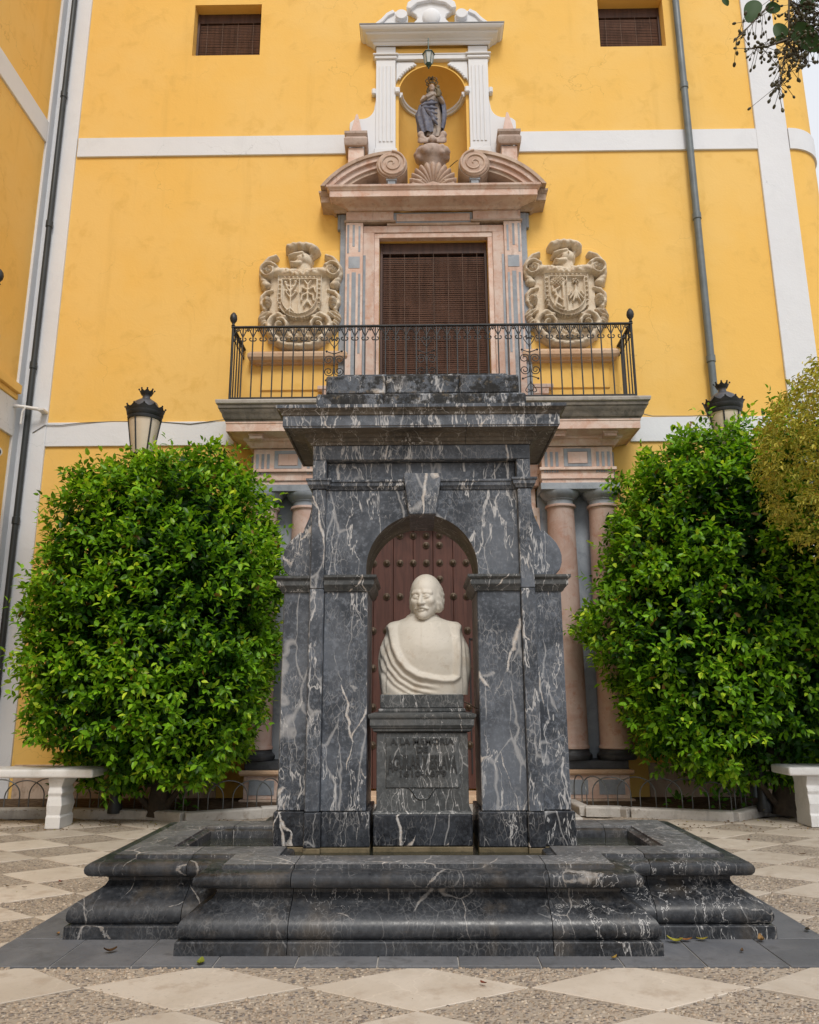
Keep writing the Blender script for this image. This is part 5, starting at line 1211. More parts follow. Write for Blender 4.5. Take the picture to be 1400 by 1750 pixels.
for s in (-1, 1):
    mb.ball((SX + s * .155, SY - .10, 8.70), (.05, .05, .055), 12, 8); mb.tube([(SX + s * .15, SY - .10, 8.66), (SX + s * .09, SY - .11, 8.60), (SX + s * .03, SY - .10, 8.63)], [.05, .045, .03], 8)
    for k in range(3): mb.tube([(SX + s * .19, SY - .07, 8.66 - .02 * k), (SX + s * .16, SY - .13, 8.60 - .02 * k), (SX + s * .06, SY - .14, 8.585 - .012 * k)], .018, 6)
mb.ball((SX, SY - .11, 8.63), (.05, .05, .06), 10, 8)
link('cherub_heads', remesh(mb, 'cherub_heads', .010, 2), M['cloud'], st)
mb = MB().ball((SX - .005, SY - .02, 8.42), (.235, .20, .155), 24, 16)
for i in range(46):
    a = rng.uniform(0, 2 * math.pi); z = rng.uniform(-.8, .9); q = math.sqrt(max(0, 1 - z * z)); mb.ball((SX + .215 * q * math.cos(a), SY - .02 + .185 * q * math.sin(a), 8.42 + .14 * z), rng.uniform(.035, .06), 10, 7)
mb.lathe([(.10, 0), (.12, .1), (.17, .2)], (SX, SY - .02, 8.15), 20)
link('cloud_base', remesh(mb, 'cloud_base', .014, 2), M['cloud'], st)
MB().box(SX - .13, SX + .13, SY - .15, SY + .14, 7.91, 8.16).build('plinth', M['cloud'], st, bevel=.01)

sh = thing('scallop_shell', 'pink carved scallop shell on the cornice below the statue', 'carving', (SX, 9.24, 7.705))
nr = 13
mb = MB(); V = []; n = nr * 6; rows = 14
for j in range(rows):
    q = j / (rows - 1)
    for i in range(n + 1):
        t = i / n; a = R(-8) + R(196) * t; w = abs(math.sin(math.pi * t * nr)); rad = 0.045 + (0.275 + 0.016 * w) * q * (1 - .12 * abs(t - .5))
        V.append((SX + rad * math.cos(a), 9.24 - .05 * w * q - .07 * math.sin(q * 2.6), 7.755 + rad * math.sin(a) * 1.02))
F = grid_faces(n + 1, rows, False); nV = len(V)
mb.add(V, F); mb.add([(x, 9.30, z) for x, y, z in V], [f[::-1] for f in F])
for i in range(n): mb.f.append([(rows - 1) * (n + 1) + i, (rows - 1) * (n + 1) + i + 1, nV + (rows - 1) * (n + 1) + i + 1, nV + (rows - 1) * (n + 1) + i])
link('fan', mb.mesh('fan', smooth=50), M['shell'], sh)
mb = MB()
for s in (-1, 1):
    pts = [(SX + s * (.20 + (.075 * (1 - .7 * i / 20)) * math.cos(2.4 - i / 20 * 8)), 9.19, 7.775 + (.06 * (1 - .7 * i / 20)) * math.sin(2.4 - i / 20 * 8)) for i in range(21)]
    mb.tube(pts, [.034 - .014 * i / 20 for i in range(21)], 8); mb.tube([(SX + s * .24, 9.2, 7.735), (SX + s * .31, 9.2, 7.76), (SX + s * .35, 9.22, 7.72)], [.03, .03, .015], 8)
mb.tube([(SX - .12, 9.2, 7.745), (SX, 9.17, 7.765), (SX + .12, 9.2, 7.745)], .035, 10)
link('base_scrolls', remesh(mb, 'base_scrolls', .010, 1), M['shell'], sh)
MB().box(SX - .36, SX + .36, 9.17, 9.40, 7.705, 7.726).build('base_slab', M['shell'], sh, bevel=.006)
tw = tag(MB().tube([(.46, 9.62, 8.36), (.52, 9.58, 8.39), (.57, 9.56, 8.42)], .006, 5).build('dry_twig', M['twig']), 'small dry twig sticking out beside the cloud base', 'twig')

wl = thing('wall_lantern', 'small green hexagonal lantern hanging over the niche', 'lantern', (.175, 9.22, 9.62))
lc = (.175, 9.22)
MB().tube([(.175, 9.42, 10.15), (.175, 9.30, 10.15), (.175, 9.22, 10.12), (.175, 9.22, 9.93)], .008, 6).build('bracket', M['green'], wl, smooth=50)
def hexa(z0, z1, r0, r1, nm, mt, b=0):
    mb = MB().lathe([(r0, z0), (r1, z1)], (lc[0], lc[1], 0), 6); return mb.build(nm, M[mt], wl, bevel=b)
hexa(9.905, 9.94, .03, .012, 'cap', 'green'); hexa(9.855, 9.905, .088, .032, 'roof', 'green'); hexa(9.85, 9.856, .09, .09, 'rim', 'green'); hexa(9.69, 9.85, .045, .074, 'glass', 'clearglass'); hexa(9.665, 9.69, .03, .05, 'base', 'green')
for i in range(6):
    a = i * math.pi / 3; MB().tube([(lc[0] + .048 * math.cos(a), lc[1] + .048 * math.sin(a), 9.69), (lc[0] + .078 * math.cos(a), lc[1] + .078 * math.sin(a), 9.852)], .006, 5).build('bar', M['green'], wl)
MB().lathe([(.004, 9.615), (.014, 9.63), (.008, 9.645), (.02, 9.665)], (lc[0], lc[1], 0), 10).build('drop', M['green'], wl, smooth=50)

# ------------------------------------------------------------------ street lamps rising out of the shrubs
def lamp(x, y, zb, rz, label):
    t = thing('street_lamp', label, 'street lamp', (x, y, 0.05), group='crowned black street lamps'); c = (x, y, 0)
    MB().lathe([(.07, .05), (.07, .12), (.055, .16), (.05, .5), (.045, .55), (.045, 1.2), (.036, 1.25), (.03, zb - .12), (.05, zb - .1), (.05, zb - .06), (.03, zb - .03)], c, 16).build('post', M['iron'], t, smooth=40)
    mb = MB()
    for k in range(4):
        a = rz + k * math.pi / 2; ca, sa = math.cos(a), math.sin(a)
        mb.tube([(x + .03 * ca, y + .03 * sa, zb - .1), (x + .08 * ca, y + .08 * sa, zb - .05), (x + .10 * ca, y + .10 * sa, zb)], .012, 6)
    mb.build('bracket', M['iron'], t, smooth=50)
    MB().lathe([(.04, zb), (.125, zb), (.135, zb + .012), (.13, zb + .022)], c, 24).build('base_ring', M['iron'], t, smooth=40)
    MB().lathe([(.108, zb + .022), (.168, zb + .42)], c, 8 * 4).build('glass', M['lampglass'], t, smooth=40)
    for k in range(6):
        a = rz + k * math.pi / 3; ca, sa = math.cos(a), math.sin(a)
        MB().tube([(x + .111 * ca, y + .111 * sa, zb + .02), (x + .172 * ca, y + .172 * sa, zb + .42)], .009, 6).build('bar', M['iron'], t)
    MB().lathe([(.155, zb + .415), (.182, zb + .42), (.187, zb + .445), (.178, zb + .455), (.194, zb + .48), (.198, zb + .505), (.188, zb + .518), (.155, zb + .52)], c, 32).build('cap_ring', M['iron'], t, smooth=40)
    MB().lathe([(.165, zb + .512), (.150, zb + .570), (.125, zb + .63), (.075, zb + .665), (.045, zb + .68), (.04, zb + .715), (.052, zb + .73), (.04, zb + .735)], c, 28).build('dome', M['lamptop'], t, smooth=50)
    def crown(r, z, hgt, n, fl, nm):
        mb = MB(); m = n * 4
        for k in range(m):
            a0, a1 = 2 * math.pi * k / m, 2 * math.pi * (k + 1) / m; ph = (k % 4)
            hh = lambda q: hgt * (0.45 + 0.55 * (1 - abs(q - 2) / 2)) if True else 0
            h0, h1 = hh(ph), hh(ph + 1)
            P = lambda a, rr, zz: (x + rr * math.cos(a), y + rr * math.sin(a), zz)
            mb.add([P(a0, r, z), P(a1, r, z), P(a1, r + fl * h1 / hgt, z + h1), P(a0, r + fl * h0 / hgt, z + h0), P(a0, r + .006, z), P(a1, r + .006, z), P(a1, r + .006 + fl * h1 / hgt, z + h1), P(a0, r + .006 + fl * h0 / hgt, z + h0)], [(0, 1, 2, 3), (7, 6, 5, 4), (3, 2, 6, 7)])
        for k in range(n): a = 2 * math.pi * (k + .5) / n; mb.ball((x + (r + fl + .003) * math.cos(a), y + (r + fl + .003) * math.sin(a), z + hgt), .011, 6, 5)
        for k in range(n): a = 2 * math.pi * k / n; mb.ball((x + (r + fl * .45) * math.cos(a), y + (r + fl * .45) * math.sin(a), z + hgt * .5), .010, 6, 5)
        mb.build(nm, M['iron'], t)
    crown(.190, zb + .508, .062, 12, .022, 'large_crown'); crown(.05, zb + .725, .06, 8, .03, 'small_crown')
lamp(-3.055, 8.30, 3.75, .25, 'crowned street lamp with frosted glass above the left shrub'); lamp(3.385, 8.30, 3.77, .1, 'crowned street lamp half hidden by the right shrub')

# ------------------------------------------------------------------ benches
def bench(x0, x1, y, label, legs):
    t = thing('marble_bench', label, 'bench', ((x0 + x1) / 2, y, 0), group='white marble benches')
    MB().box(x0, x1, y - .2, y + .2, .448, .525).build('seat', M['bench'], t, bevel=.024, seg=4, smooth=50)
    for lx in legs:
        prof_ = [(-.14, .0), (.14, .0), (.14, .10), (.122, .115), (.13, .14), (.14, .20), (.125, .25), (.112, .28), (.128, .31), (.118, .335), (.10, .36), (.13, .40), (.15, .42), (.15, .447), (-.15, .447), (-.15, .42), (-.13, .40), (-.10, .36), (-.118, .335), (-.128, .31), (-.112, .28), (-.125, .25), (-.14, .20), (-.13, .14), (-.122, .115), (-.14, .10)]
        w = .07
        V = [(lx - w, y + a, b) for a, b in prof_] + [(lx + w, y + a, b) for a, b in prof_]; n = len(prof_)
        # scalloped outline on the long side as well
        F = [list(range(n)), list(range(2 * n - 1, n - 1, -1))] + [(i, i + n, (i + 1) % n + n, (i + 1) % n) for i in range(n)]
        mb = MB(); rows = [(0.0, .062), (.10, .062), (.115, .050), (.14, .055), (.20, .066), (.25, .055), (.28, .046), (.31, .058), (.335, .050), (.36, .040), (.40, .060), (.42, .072), (.447, .075)]
        V = []
        for z, hw in rows: dd = .14 + (hw - .06) * .9; V += [(lx - .075, y - dd, z), (lx + hw, y - dd, z), (lx + hw, y + dd, z), (lx - .075, y + dd, z)]
        F = [(0, 1, 2, 3), tuple(range(len(V) - 4, len(V)))] + [(4 * j + k, 4 * j + (k + 1) % 4, 4 * j + 4 + (k + 1) % 4, 4 * j + 4 + k) for j in range(len(rows) - 1) for k in range(4)]
        mb.add(V, F); mb.build('leg', M['bench'], t, bevel=.004)
bench(-4.75, -3.02, 7.78, 'white marble bench at the left edge before the shrub', (-4.42, -3.37)); bench(3.35, 5.0, 7.78, 'white marble bench at the right edge before the shrub', (3.60, 4.7))
for o in bpy.data.objects:
    pass

# ------------------------------------------------------------------ wire hoop edging
def hoops(path, label, n_over=0.62):
    t = thing('hoop_fence', label, 'garden edging', (path[0][0], path[0][1], .055), group='wire hoop edgings of the beds')
    L = [0]; 
    for i in range(len(path) - 1): L.append(L[-1] + math.dist(path[i], path[i + 1]))
    def at(s):
        s = min(max(s, 0), L[-1] - 1e-6)
        for i in range(len(path) - 1):
            if L[i] <= s <= L[i + 1]: q = (s - L[i]) / (L[i + 1] - L[i]); return (path[i][0] + (path[i + 1][0] - path[i][0]) * q, path[i][1] + (path[i + 1][1] - path[i][1]) * q)
    w = .40; s = 0; k = 0
    while s + w < L[-1]:
        a, b = at(s), at(s + w); pts = [(a[0], a[1], .03)]; dz = rng.uniform(-.012, .02); lean = rng.uniform(-.03, .03)
        hs = .19 + dz
        pts.append((a[0], a[1], hs * .5))
        for i in range(15):
            q = i / 14; pts.append((a[0] + (b[0] - a[0]) * (.5 - .5 * math.cos(math.pi * q)), a[1] + (b[1] - a[1]) * (.5 - .5 * math.cos(math.pi * q)) + lean * math.sin(math.pi * q), hs + .155 * math.sin(math.pi * q)))
        pts += [(b[0], b[1], hs * .5), (b[0], b[1], .03)]
        MB().tube(pts, .0065, 6).build('hoop', M['hoop'], t, smooth=60); s += w * n_over; k += 1
hoops([(1.66, 9.05), (1.72, 8.60), (2.06, 8.54), (2.14, 8.44), (2.98, 8.16), (3.40, 8.60), (5.2, 8.52)], 'woven wire hoops edging the right planting bed'); hoops([(-1.48, 9.05), (-1.50, 8.60), (-1.68, 8.54), (-2.32, 8.22), (-2.74, 8.40), (-3.62, 8.56), (-4.9, 8.5)], 'woven wire hoops edging the left planting bed')

# ------------------------------------------------------------------ drainpipes, cables, small fittings
def pipe(x, y, mt, label, r=.055, z1=12.6):
    t = thing('drainpipe', label, 'drainpipe', (x, y, 0), group='drainpipes on the yellow walls')
    MB().tube([(x, y, 0.02), (x, y, z1)], r, 16).build('tube', M[mt], t, smooth=60)
    for z in np.arange(1.2, z1, 2.05):
        MB().lathe([(r, 0), (r + .010, .004), (r + .010, .09), (r, .094)], (x, y, z), 18, caps=False).build('collar', M[mt], t, smooth=40)
        MB().tube([(x, y, z + .6), (x, WY, z + .6)], .012, 6).build('bracket', M['iron'], t)
pipe(-4.965, 9.42, 'pipedark', 'dark drainpipe in the corner on the left white strip', .036); pipe(3.735, 9.41, 'pipe', 'grey drainpipe on the yellow facade right of the balcony', .047)
t = thing('wall_camera', 'white security camera on the left side wing', 'camera', (-4.99, 8.78, 3.98))
MB().tube([(-5.1, 8.84, 3.98), (-5.0, 8.78, 3.98), (-4.90, 8.72, 3.965)], [.03, .058, .058], 18).build('body', M['plastic'], t, smooth=50); MB().tube([(-4.902, 8.722, 3.965), (-4.893, 8.717, 3.964)], .036, 18).build('lens', M['black'], t)
t = thing('junction_box', 'small ochre junction box with cable under the camera', 'junction box', (-5.06, 8.86, 3.62))
MB().box(-5.108, -5.0, 8.80, 8.98, 3.60, 3.78).build('box', M['ledge'], t, bevel=.008); MB().box(-5.0, -4.992, 8.85, 8.89, 3.67, 3.71).build('socket', M['black'], t)
MB().tube([(-5.04, 8.9, 3.60), (-5.03, 8.91, 3.46), (-5.03, 8.95, 3.40), (-5.04, 8.97, 3.48), (-5.05, 8.97, 3.60)], .008, 6).build('cable', M['wire'], t, smooth=60); MB().tube([(-5.08, 9.0, 3.78), (-5.08, 9.04, 4.0), (-5.08, 9.02, 4.22), (-5.08, 8.8, 4.25)], .008, 6).build('cable', M['wire'], t, smooth=60)
t = thing('bracket_arm', 'short white bracket with bent rod across the left drainpipe', 'bracket', (-4.9, 9.32, 4.72))
MB().tube([(-5.10, 9.25, 4.74), (-4.95, 9.30, 4.735), (-4.80, 9.34, 4.72)], .022, 10).build('arm', M['plastic'], t, smooth=60); MB().tube([(-4.93, 9.28, 4.73), (-4.96, 9.27, 4.66), (-4.965, 9.27, 4.50)], .012, 8).build('rod', M['plastic'], t, smooth=60); MB().box(-4.81, -4.73, 9.33, 9.47, 4.70, 4.735).build('wall_plate', M['plastic'], t, bevel=.006)
def cable(pts, label): tag(MB().tube(pts, .0055, 5).build('cable', M['wire'], smooth=60), label, 'cable', 'cables along the white band')
cable([(-4.9, 9.462, 4.45), (-4.75, 9.458, 4.55), (-4.55, 9.46, 4.545), (-4.3, 9.46, 4.575), (-3.9, 9.478, 4.596), (-3.3, 9.47, 4.585), (-2.9, 9.465, 4.55), (-2.5, 9.465, 4.60), (-2.3, 9.47, 4.63)], 'thin grey cable sagging along the left white band'); cable([(2.62, 9.48, 4.70), (2.75, 9.47, 4.66), (2.95, 9.47, 4.605), (3.4, 9.475, 4.603), (3.68, 9.475, 4.61)], 'thin grey cable along the right white band')
# ================================================================== VEGETATION
def leaf_mesh(name, P, D, N, L, W, C, mat, parent, cup=0.08):
    n = len(P); D = D / (np.linalg.norm(D, axis=1, keepdims=True) + 1e-9); S = np.cross(D, N); S /= (np.linalg.norm(S, axis=1, keepdims=True) + 1e-9); N = np.cross(S, D)
    tpl = np.array([(0, 0, 0), (.28, -.44, cup), (.28, 0, -.01), (.28, .44, cup), (.66, -.36, cup * .6), (.66, 0, -.03), (.66, .36, cup * .6), (1, 0, -.12)])
    V = P[:, None] + D[:, None] * (tpl[None, :, 0:1] * L[:, None, None]) + S[:, None] * (tpl[None, :, 1:2] * W[:, None, None]) + N[:, None] * (tpl[None, :, 2:3] * L[:, None, None])
    tri = np.array([(0, 2, 1), (0, 3, 2), (1, 2, 5), (1, 5, 4), (2, 3, 6), (2, 6, 5), (4, 5, 7), (5, 6, 7)])
    F = (tri[None] + 8 * np.arange(n)[:, None, None]).reshape(-1, 3)
    me = bpy.data.meshes.new(name); Vf = V.reshape(-1, 3).astype(np.float32)
    me.vertices.add(len(Vf)); me.vertices.foreach_set('co', Vf.ravel()); me.loops.add(F.size); me.loops.foreach_set('vertex_index', F.astype(np.int32).ravel())
    me.polygons.add(len(F)); me.polygons.foreach_set('loop_start', np.arange(0, F.size, 3, dtype=np.int32)); me.polygons.foreach_set('loop_total', np.full(len(F), 3, np.int32))
    me.polygons.foreach_set('use_smooth', np.ones(len(F), bool)); me.update(calc_edges=True)
    at = me.color_attributes.new('Col', 'FLOAT_COLOR', 'POINT'); CC = np.repeat(np.concatenate([C, np.ones((n, 1))], 1)[:, None], 8, 1).astype(np.float32); at.data.foreach_set('color', CC.ravel())
    return link(name, me, mat, parent)
def unit(v): return v / (np.linalg.norm(v, axis=-1, keepdims=True) + 1e-9)
def lump(d, seed, k=5):                      # smooth random bumps over the sphere of directions
    g = np.random.default_rng(seed); out = np.zeros(len(d))
    for f, a in ((2.2, .5), (4.5, .3), (9, .22)):
        for _ in range(k): q = unit(g.normal(size=3)); out += a * np.sin(d @ q * f + g.uniform(0, 6.28)) / k ** .5
    return out
def shrub(loc, hw, hd, hz, cz, label, seed, ntw, xlim, cut, ex=3.3):
    g = np.random.default_rng(seed); t = thing('shrub', label, 'shrub', loc, group='clipped evergreen shrubs by the doorway')
    nc = 560; fi = np.arange(nc) + .5; fz = 1 - 2 * fi / nc; fa = fi * 2.39996; dc = unit(np.stack([np.sqrt(1 - fz * fz) * np.cos(fa), np.sqrt(1 - fz * fz) * np.sin(fa), fz], 1) + g.normal(0, .05, (nc, 3))); ci = g.integers(0, nc, ntw)            # boughs that carry the twigs
    off = g.normal(0, .062, (ntw, 3)); d = unit(dc[ci] + off); ang = np.linalg.norm(d - dc[ci], axis=1)
    e = ex; r0 = (np.abs(d[:, 0]) ** e + np.abs(d[:, 1]) ** e + np.abs(d[:, 2]) ** e) ** (-1 / e)
    lm = lump(d, seed + 1); bough = g.normal(0, .035, nc)
    depth = np.where(g.random(ntw) < .74, np.abs(g.normal(0, .05, ntw)), g.uniform(.06, .42, ntw))
    r = r0 * (1 + .065 * lm + bough[ci] + .055 * (1 - (ang / .10) ** 2).clip(-1, 1)) * (1 - depth)
    spur = g.random(ntw) < .05; r = np.where(spur, r * g.uniform(1.03, 1.13, ntw), r)
    taper = 1 - .06 * np.clip(-d[:, 2], 0, 1)
    c = np.array((loc[0], loc[1], cz))
    P = c + d * r[:, None] * np.array((hw, hd, hz)) * np.stack([taper, taper, np.ones(ntw)], 1)
    if loc[0] > 0: P[:, 0] -= .30 * np.exp(-((P[:, 2] - 1.85) / .38) ** 2) * np.clip((loc[0] - P[:, 0]) / hw, 0, 1) ** 3   # the bough leaning towards the columns
    outn = unit(d / np.array((hw, hd, hz)))
    tw = unit(outn * .8 + np.array((0, 0, .28)) + g.normal(0, .42, (ntw, 3)))
    keep = (P[:, 1] < 9.33) & (P[:, 0] > xlim[0]) & (P[:, 0] < xlim[1]) & (P[:, 2] > .25) & cut(P)
    P, tw, depth, spur, lm = P[keep], tw[keep], depth[keep], spur[keep], lm[keep]; m = len(P)
    k = 9; Ltw = g.uniform(.11, .21, m) * np.where(spur, 1.5, 1); ph = g.uniform(0, 6.28, m)
    up = np.array((0, 0, 1.0)); s1 = unit(np.cross(tw, up) + 1e-4); s2 = np.cross(tw, s1)
    A_ = []; 
    clump = np.sin(P @ np.array((3.1, 2.3, 4.0)) + seed) * np.sin(P @ np.array((-2.0, 3.7, 2.9)))
    for i in range(k):
        f = (i + .6) / k; a = ph + i * 2.4; side = s1 * np.cos(a)[:, None] + s2 * np.sin(a)[:, None]
        pp = P + tw * (Ltw * (f - .35))[:, None] + side * .006
        dd = tw * (.35 + .75 * (f > .8)) + side * (1.0 - .55 * f) + np.array((0, 0, -.10)) + g.normal(0, .18, (m, 3))
        nn = unit(up * .75 + tw * .55 + g.normal(0, .35, (m, 3)))
        u = np.clip(.34 + .50 * (f - .5) + .16 * g.normal(size=m) + .16 * clump - .9 * depth, 0, 1)  # deeper leaves get a darker colour, painting in the crown's inner shade
        new = g.random(m) < .10 * f; u = np.where(new, np.clip(u + .35, 0, 1), u)
        A_.append((pp, dd, nn, g.uniform(.056, .090, m) * (1 - .2 * (f > .85)), u))
    PP = np.concatenate([a[0] for a in A_]); DD = np.concatenate([a[1] for a in A_]); NN = np.concatenate([a[2] for a in A_]); LL = np.concatenate([a[3] for a in A_]); UU = np.concatenate([a[4] for a in A_])
    ok = (PP[:, 1] < 9.42) & (PP[:, 2] > .1) & ((PP[:, 2] > .75) | (PP[:, 1] > 8.02) | (np.abs(PP[:, 0]) < 2.95)); PP, DD, NN, LL, UU = PP[ok], DD[ok], NN[ok], LL[ok], UU[ok]
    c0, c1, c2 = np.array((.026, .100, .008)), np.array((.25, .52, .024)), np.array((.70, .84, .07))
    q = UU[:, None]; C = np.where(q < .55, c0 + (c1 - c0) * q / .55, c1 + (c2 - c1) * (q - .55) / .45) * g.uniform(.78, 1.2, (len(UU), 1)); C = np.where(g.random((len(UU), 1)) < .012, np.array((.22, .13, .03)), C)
    # larger leaves fill the inside, their dark colour standing for shade there
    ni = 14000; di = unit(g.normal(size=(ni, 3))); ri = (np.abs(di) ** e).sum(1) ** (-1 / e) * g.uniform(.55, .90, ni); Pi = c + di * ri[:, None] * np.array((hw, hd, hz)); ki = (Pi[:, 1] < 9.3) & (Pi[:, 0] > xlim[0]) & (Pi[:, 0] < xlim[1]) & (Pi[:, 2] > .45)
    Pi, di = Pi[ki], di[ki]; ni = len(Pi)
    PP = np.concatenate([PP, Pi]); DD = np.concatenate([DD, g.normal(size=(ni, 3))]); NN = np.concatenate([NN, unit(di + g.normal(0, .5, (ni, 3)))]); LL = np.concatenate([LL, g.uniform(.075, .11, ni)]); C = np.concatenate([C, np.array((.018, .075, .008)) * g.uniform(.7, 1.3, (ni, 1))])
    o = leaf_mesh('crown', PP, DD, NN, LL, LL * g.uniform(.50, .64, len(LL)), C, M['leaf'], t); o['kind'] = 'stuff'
    # trunk and limbs
    mb = MB(); base = Vector((loc[0] + .12, loc[1], .02)); fork = base + Vector((-.04, .02, .75))
    mb.tube([base, base + Vector((.02, 0, .3)), fork], [.125, .10, .095], 12)
    for i in range(9):
        a = i * 2.4 + seed; q = Vector((math.cos(a) * hw * .72, math.sin(a) * hd * .6, (cz + hz * g.uniform(-.35, .6)) - fork.z)); mid = fork + q * .45 + Vector((0, 0, .12)); end = fork + q
        mb.tube([fork - Vector((0, 0, .1)), mid, end], [.055, .035, .012], 7)
        for j in range(3): e2 = mid + (end - mid) * (.3 + .3 * j) + Vector(g.normal(0, .22, 3)); mb.tube([mid + (end - mid) * .25 * j, e2], [.02, .006], 5)
    for s_ in (-1, 1): mb.tube([base + Vector((s_ * .05, -.02, .05)), base + Vector((s_ * .30, -.15, .35)), base + Vector((s_ * .6, -.2, .55))], [.035, .025, .012], 7)
    mb.build('trunk', M['bark'], t, smooth=50); return t
shrub((-2.74, 8.30, .05), 1.12, 1.0, 1.60, 1.95, 'dense rounded green shrub left of the fountain', 3, 5400, (-4.62, 0), lambda P: (P[:, 2] > .30))
shrub((3.46, 8.30, .05), 1.36, 1.0, 1.74, 2.13, 'dense tall green shrub right of the fountain under the yellowish tree', 8, 5800, (1.4, 4.95), lambda P: (P[:, 2] > .30) & ~((P[:, 0] < 2.25) & (P[:, 2] > 3.55)))
def ground_sprigs():
    g = np.random.default_rng(5); spots = [(-2.35, 8.32, .1), (-3.3, 8.55, .2), (-3.75, 8.6, .25), (2.95, 8.35, .12), (2.6, 8.5, .1), (3.2, 8.45, .15)]
    for i, s in enumerate(spots):
        n = 26; d = unit(g.normal(size=(n, 3)) + np.array((0, -.2, .6))); P = np.array(s) + d * g.uniform(.02, .12, (n, 1)); L = g.uniform(.05, .085, n)
        C = np.array((.10, .28, .02)) * g.uniform(.5, 1.5, (n, 1))
        t = thing('sprig', ['bright sprig at the kerb below the left shrub', 'leafy sprig on the soil behind the left bench', 'small leafy sprig at the far left behind the bench', 'bright sprig at the kerb below the right shrub', 'leafy sprig near the column pedestal on the right', 'leafy sprig on the soil below the right shrub'][i], 'plant', (s[0], s[1], .05))
        leaf_mesh('leaves', P, d, unit(np.array((0, -.3, 1.0)) + g.normal(0, .3, (n, 3))), L, L * .55, C, M['leaf'], t)
        MB().tube([(s[0], s[1], .04), (s[0] + .01, s[1], s[2])], .006, 5).build('stem', M['twig'], t)
ground_sprigs()
def yellow_tree():
    g = np.random.default_rng(21); loc = (4.05, 6.75, 0); t = thing('yellowish_tree', 'yellowish green tree with small leaves leaning in at the right edge', 'tree', loc)
    n = 3000; d = unit(g.normal(size=(n, 3))); lm = lump(d, 5); r = (1 + .11 * lm) * np.where(g.random(n) < .7, 1 - np.abs(g.normal(0, .08, n)), g.uniform(.4, .95, n))
    c = np.array((3.92, 6.65, 3.20)); P = c + d * r[:, None] * np.array((.88, .85, 1.08)); P[:, 0] += .32 * np.clip((P[:, 2] - 3.4), 0, 1) + .45 * np.clip(2.7 - P[:, 2], 0, 1)
    tw = unit(d * .7 + np.array((0, 0, .15)) + g.normal(0, .5, (n, 3))); k = 9; up = np.array((0, 0, 1.0)); s1 = unit(np.cross(tw, up)); s2 = np.cross(tw, s1); A_ = []
    for i in range(k):
        f = (i + .5) / k; a = i * 2.4 + g.uniform(0, 6, n); side = s1 * np.cos(a)[:, None] + s2 * np.sin(a)[:, None]
        A_.append((P + tw * (.16 * (f - .4))[..., None] if hasattr(f, 'shape') else P + tw * (.16 * (f - .4)), tw * .5 + side * .8 + np.array((0, 0, -.35)) + g.normal(0, .3, (n, 3)), unit(up + g.normal(0, .5, (n, 3))), g.uniform(.028, .056, n), np.clip(.5 + .25 * g.normal(size=n), 0, 1)))
    PP = np.concatenate([a[0] for a in A_]); DD = np.concatenate([a[1] for a in A_]); NN = np.concatenate([a[2] for a in A_]); LL = np.concatenate([a[3] for a in A_]); U = np.concatenate([a[4] for a in A_])[:, None]
    C = (np.array((.22, .27, .035)) + (np.array((.86, .74, .14)) - np.array((.22, .27, .035))) * U) * g.uniform(.7, 1.2, (len(U), 1))
    C = np.where(g.random((len(U), 1)) < .10, np.array((.45, .30, .05)), C)
    o = leaf_mesh('crown', PP, DD, NN, LL, LL * .42, C, M['leafdry'], t, .15); o['kind'] = 'stuff'
    mb = MB(); mb.tube([(4.05, 6.75, 0), (4.02, 6.74, 1.2), (3.95, 6.70, 2.3)], [.09, .075, .06], 10)
    for i in range(14): a = i * 2.4; e = Vector((3.95 + .45 * math.cos(a), 6.65 + .45 * math.sin(a), 3.15 + .55 * math.sin(i * 1.7))); mb.tube([(3.95, 6.70, 2.2), (Vector((3.95, 6.70, 2.2)) + e) / 2 + Vector((0, 0, .2)), e], [.022, .012, .004], 6)
    mb.build('trunk', M['bark'], t, smooth=50)
yellow_tree()
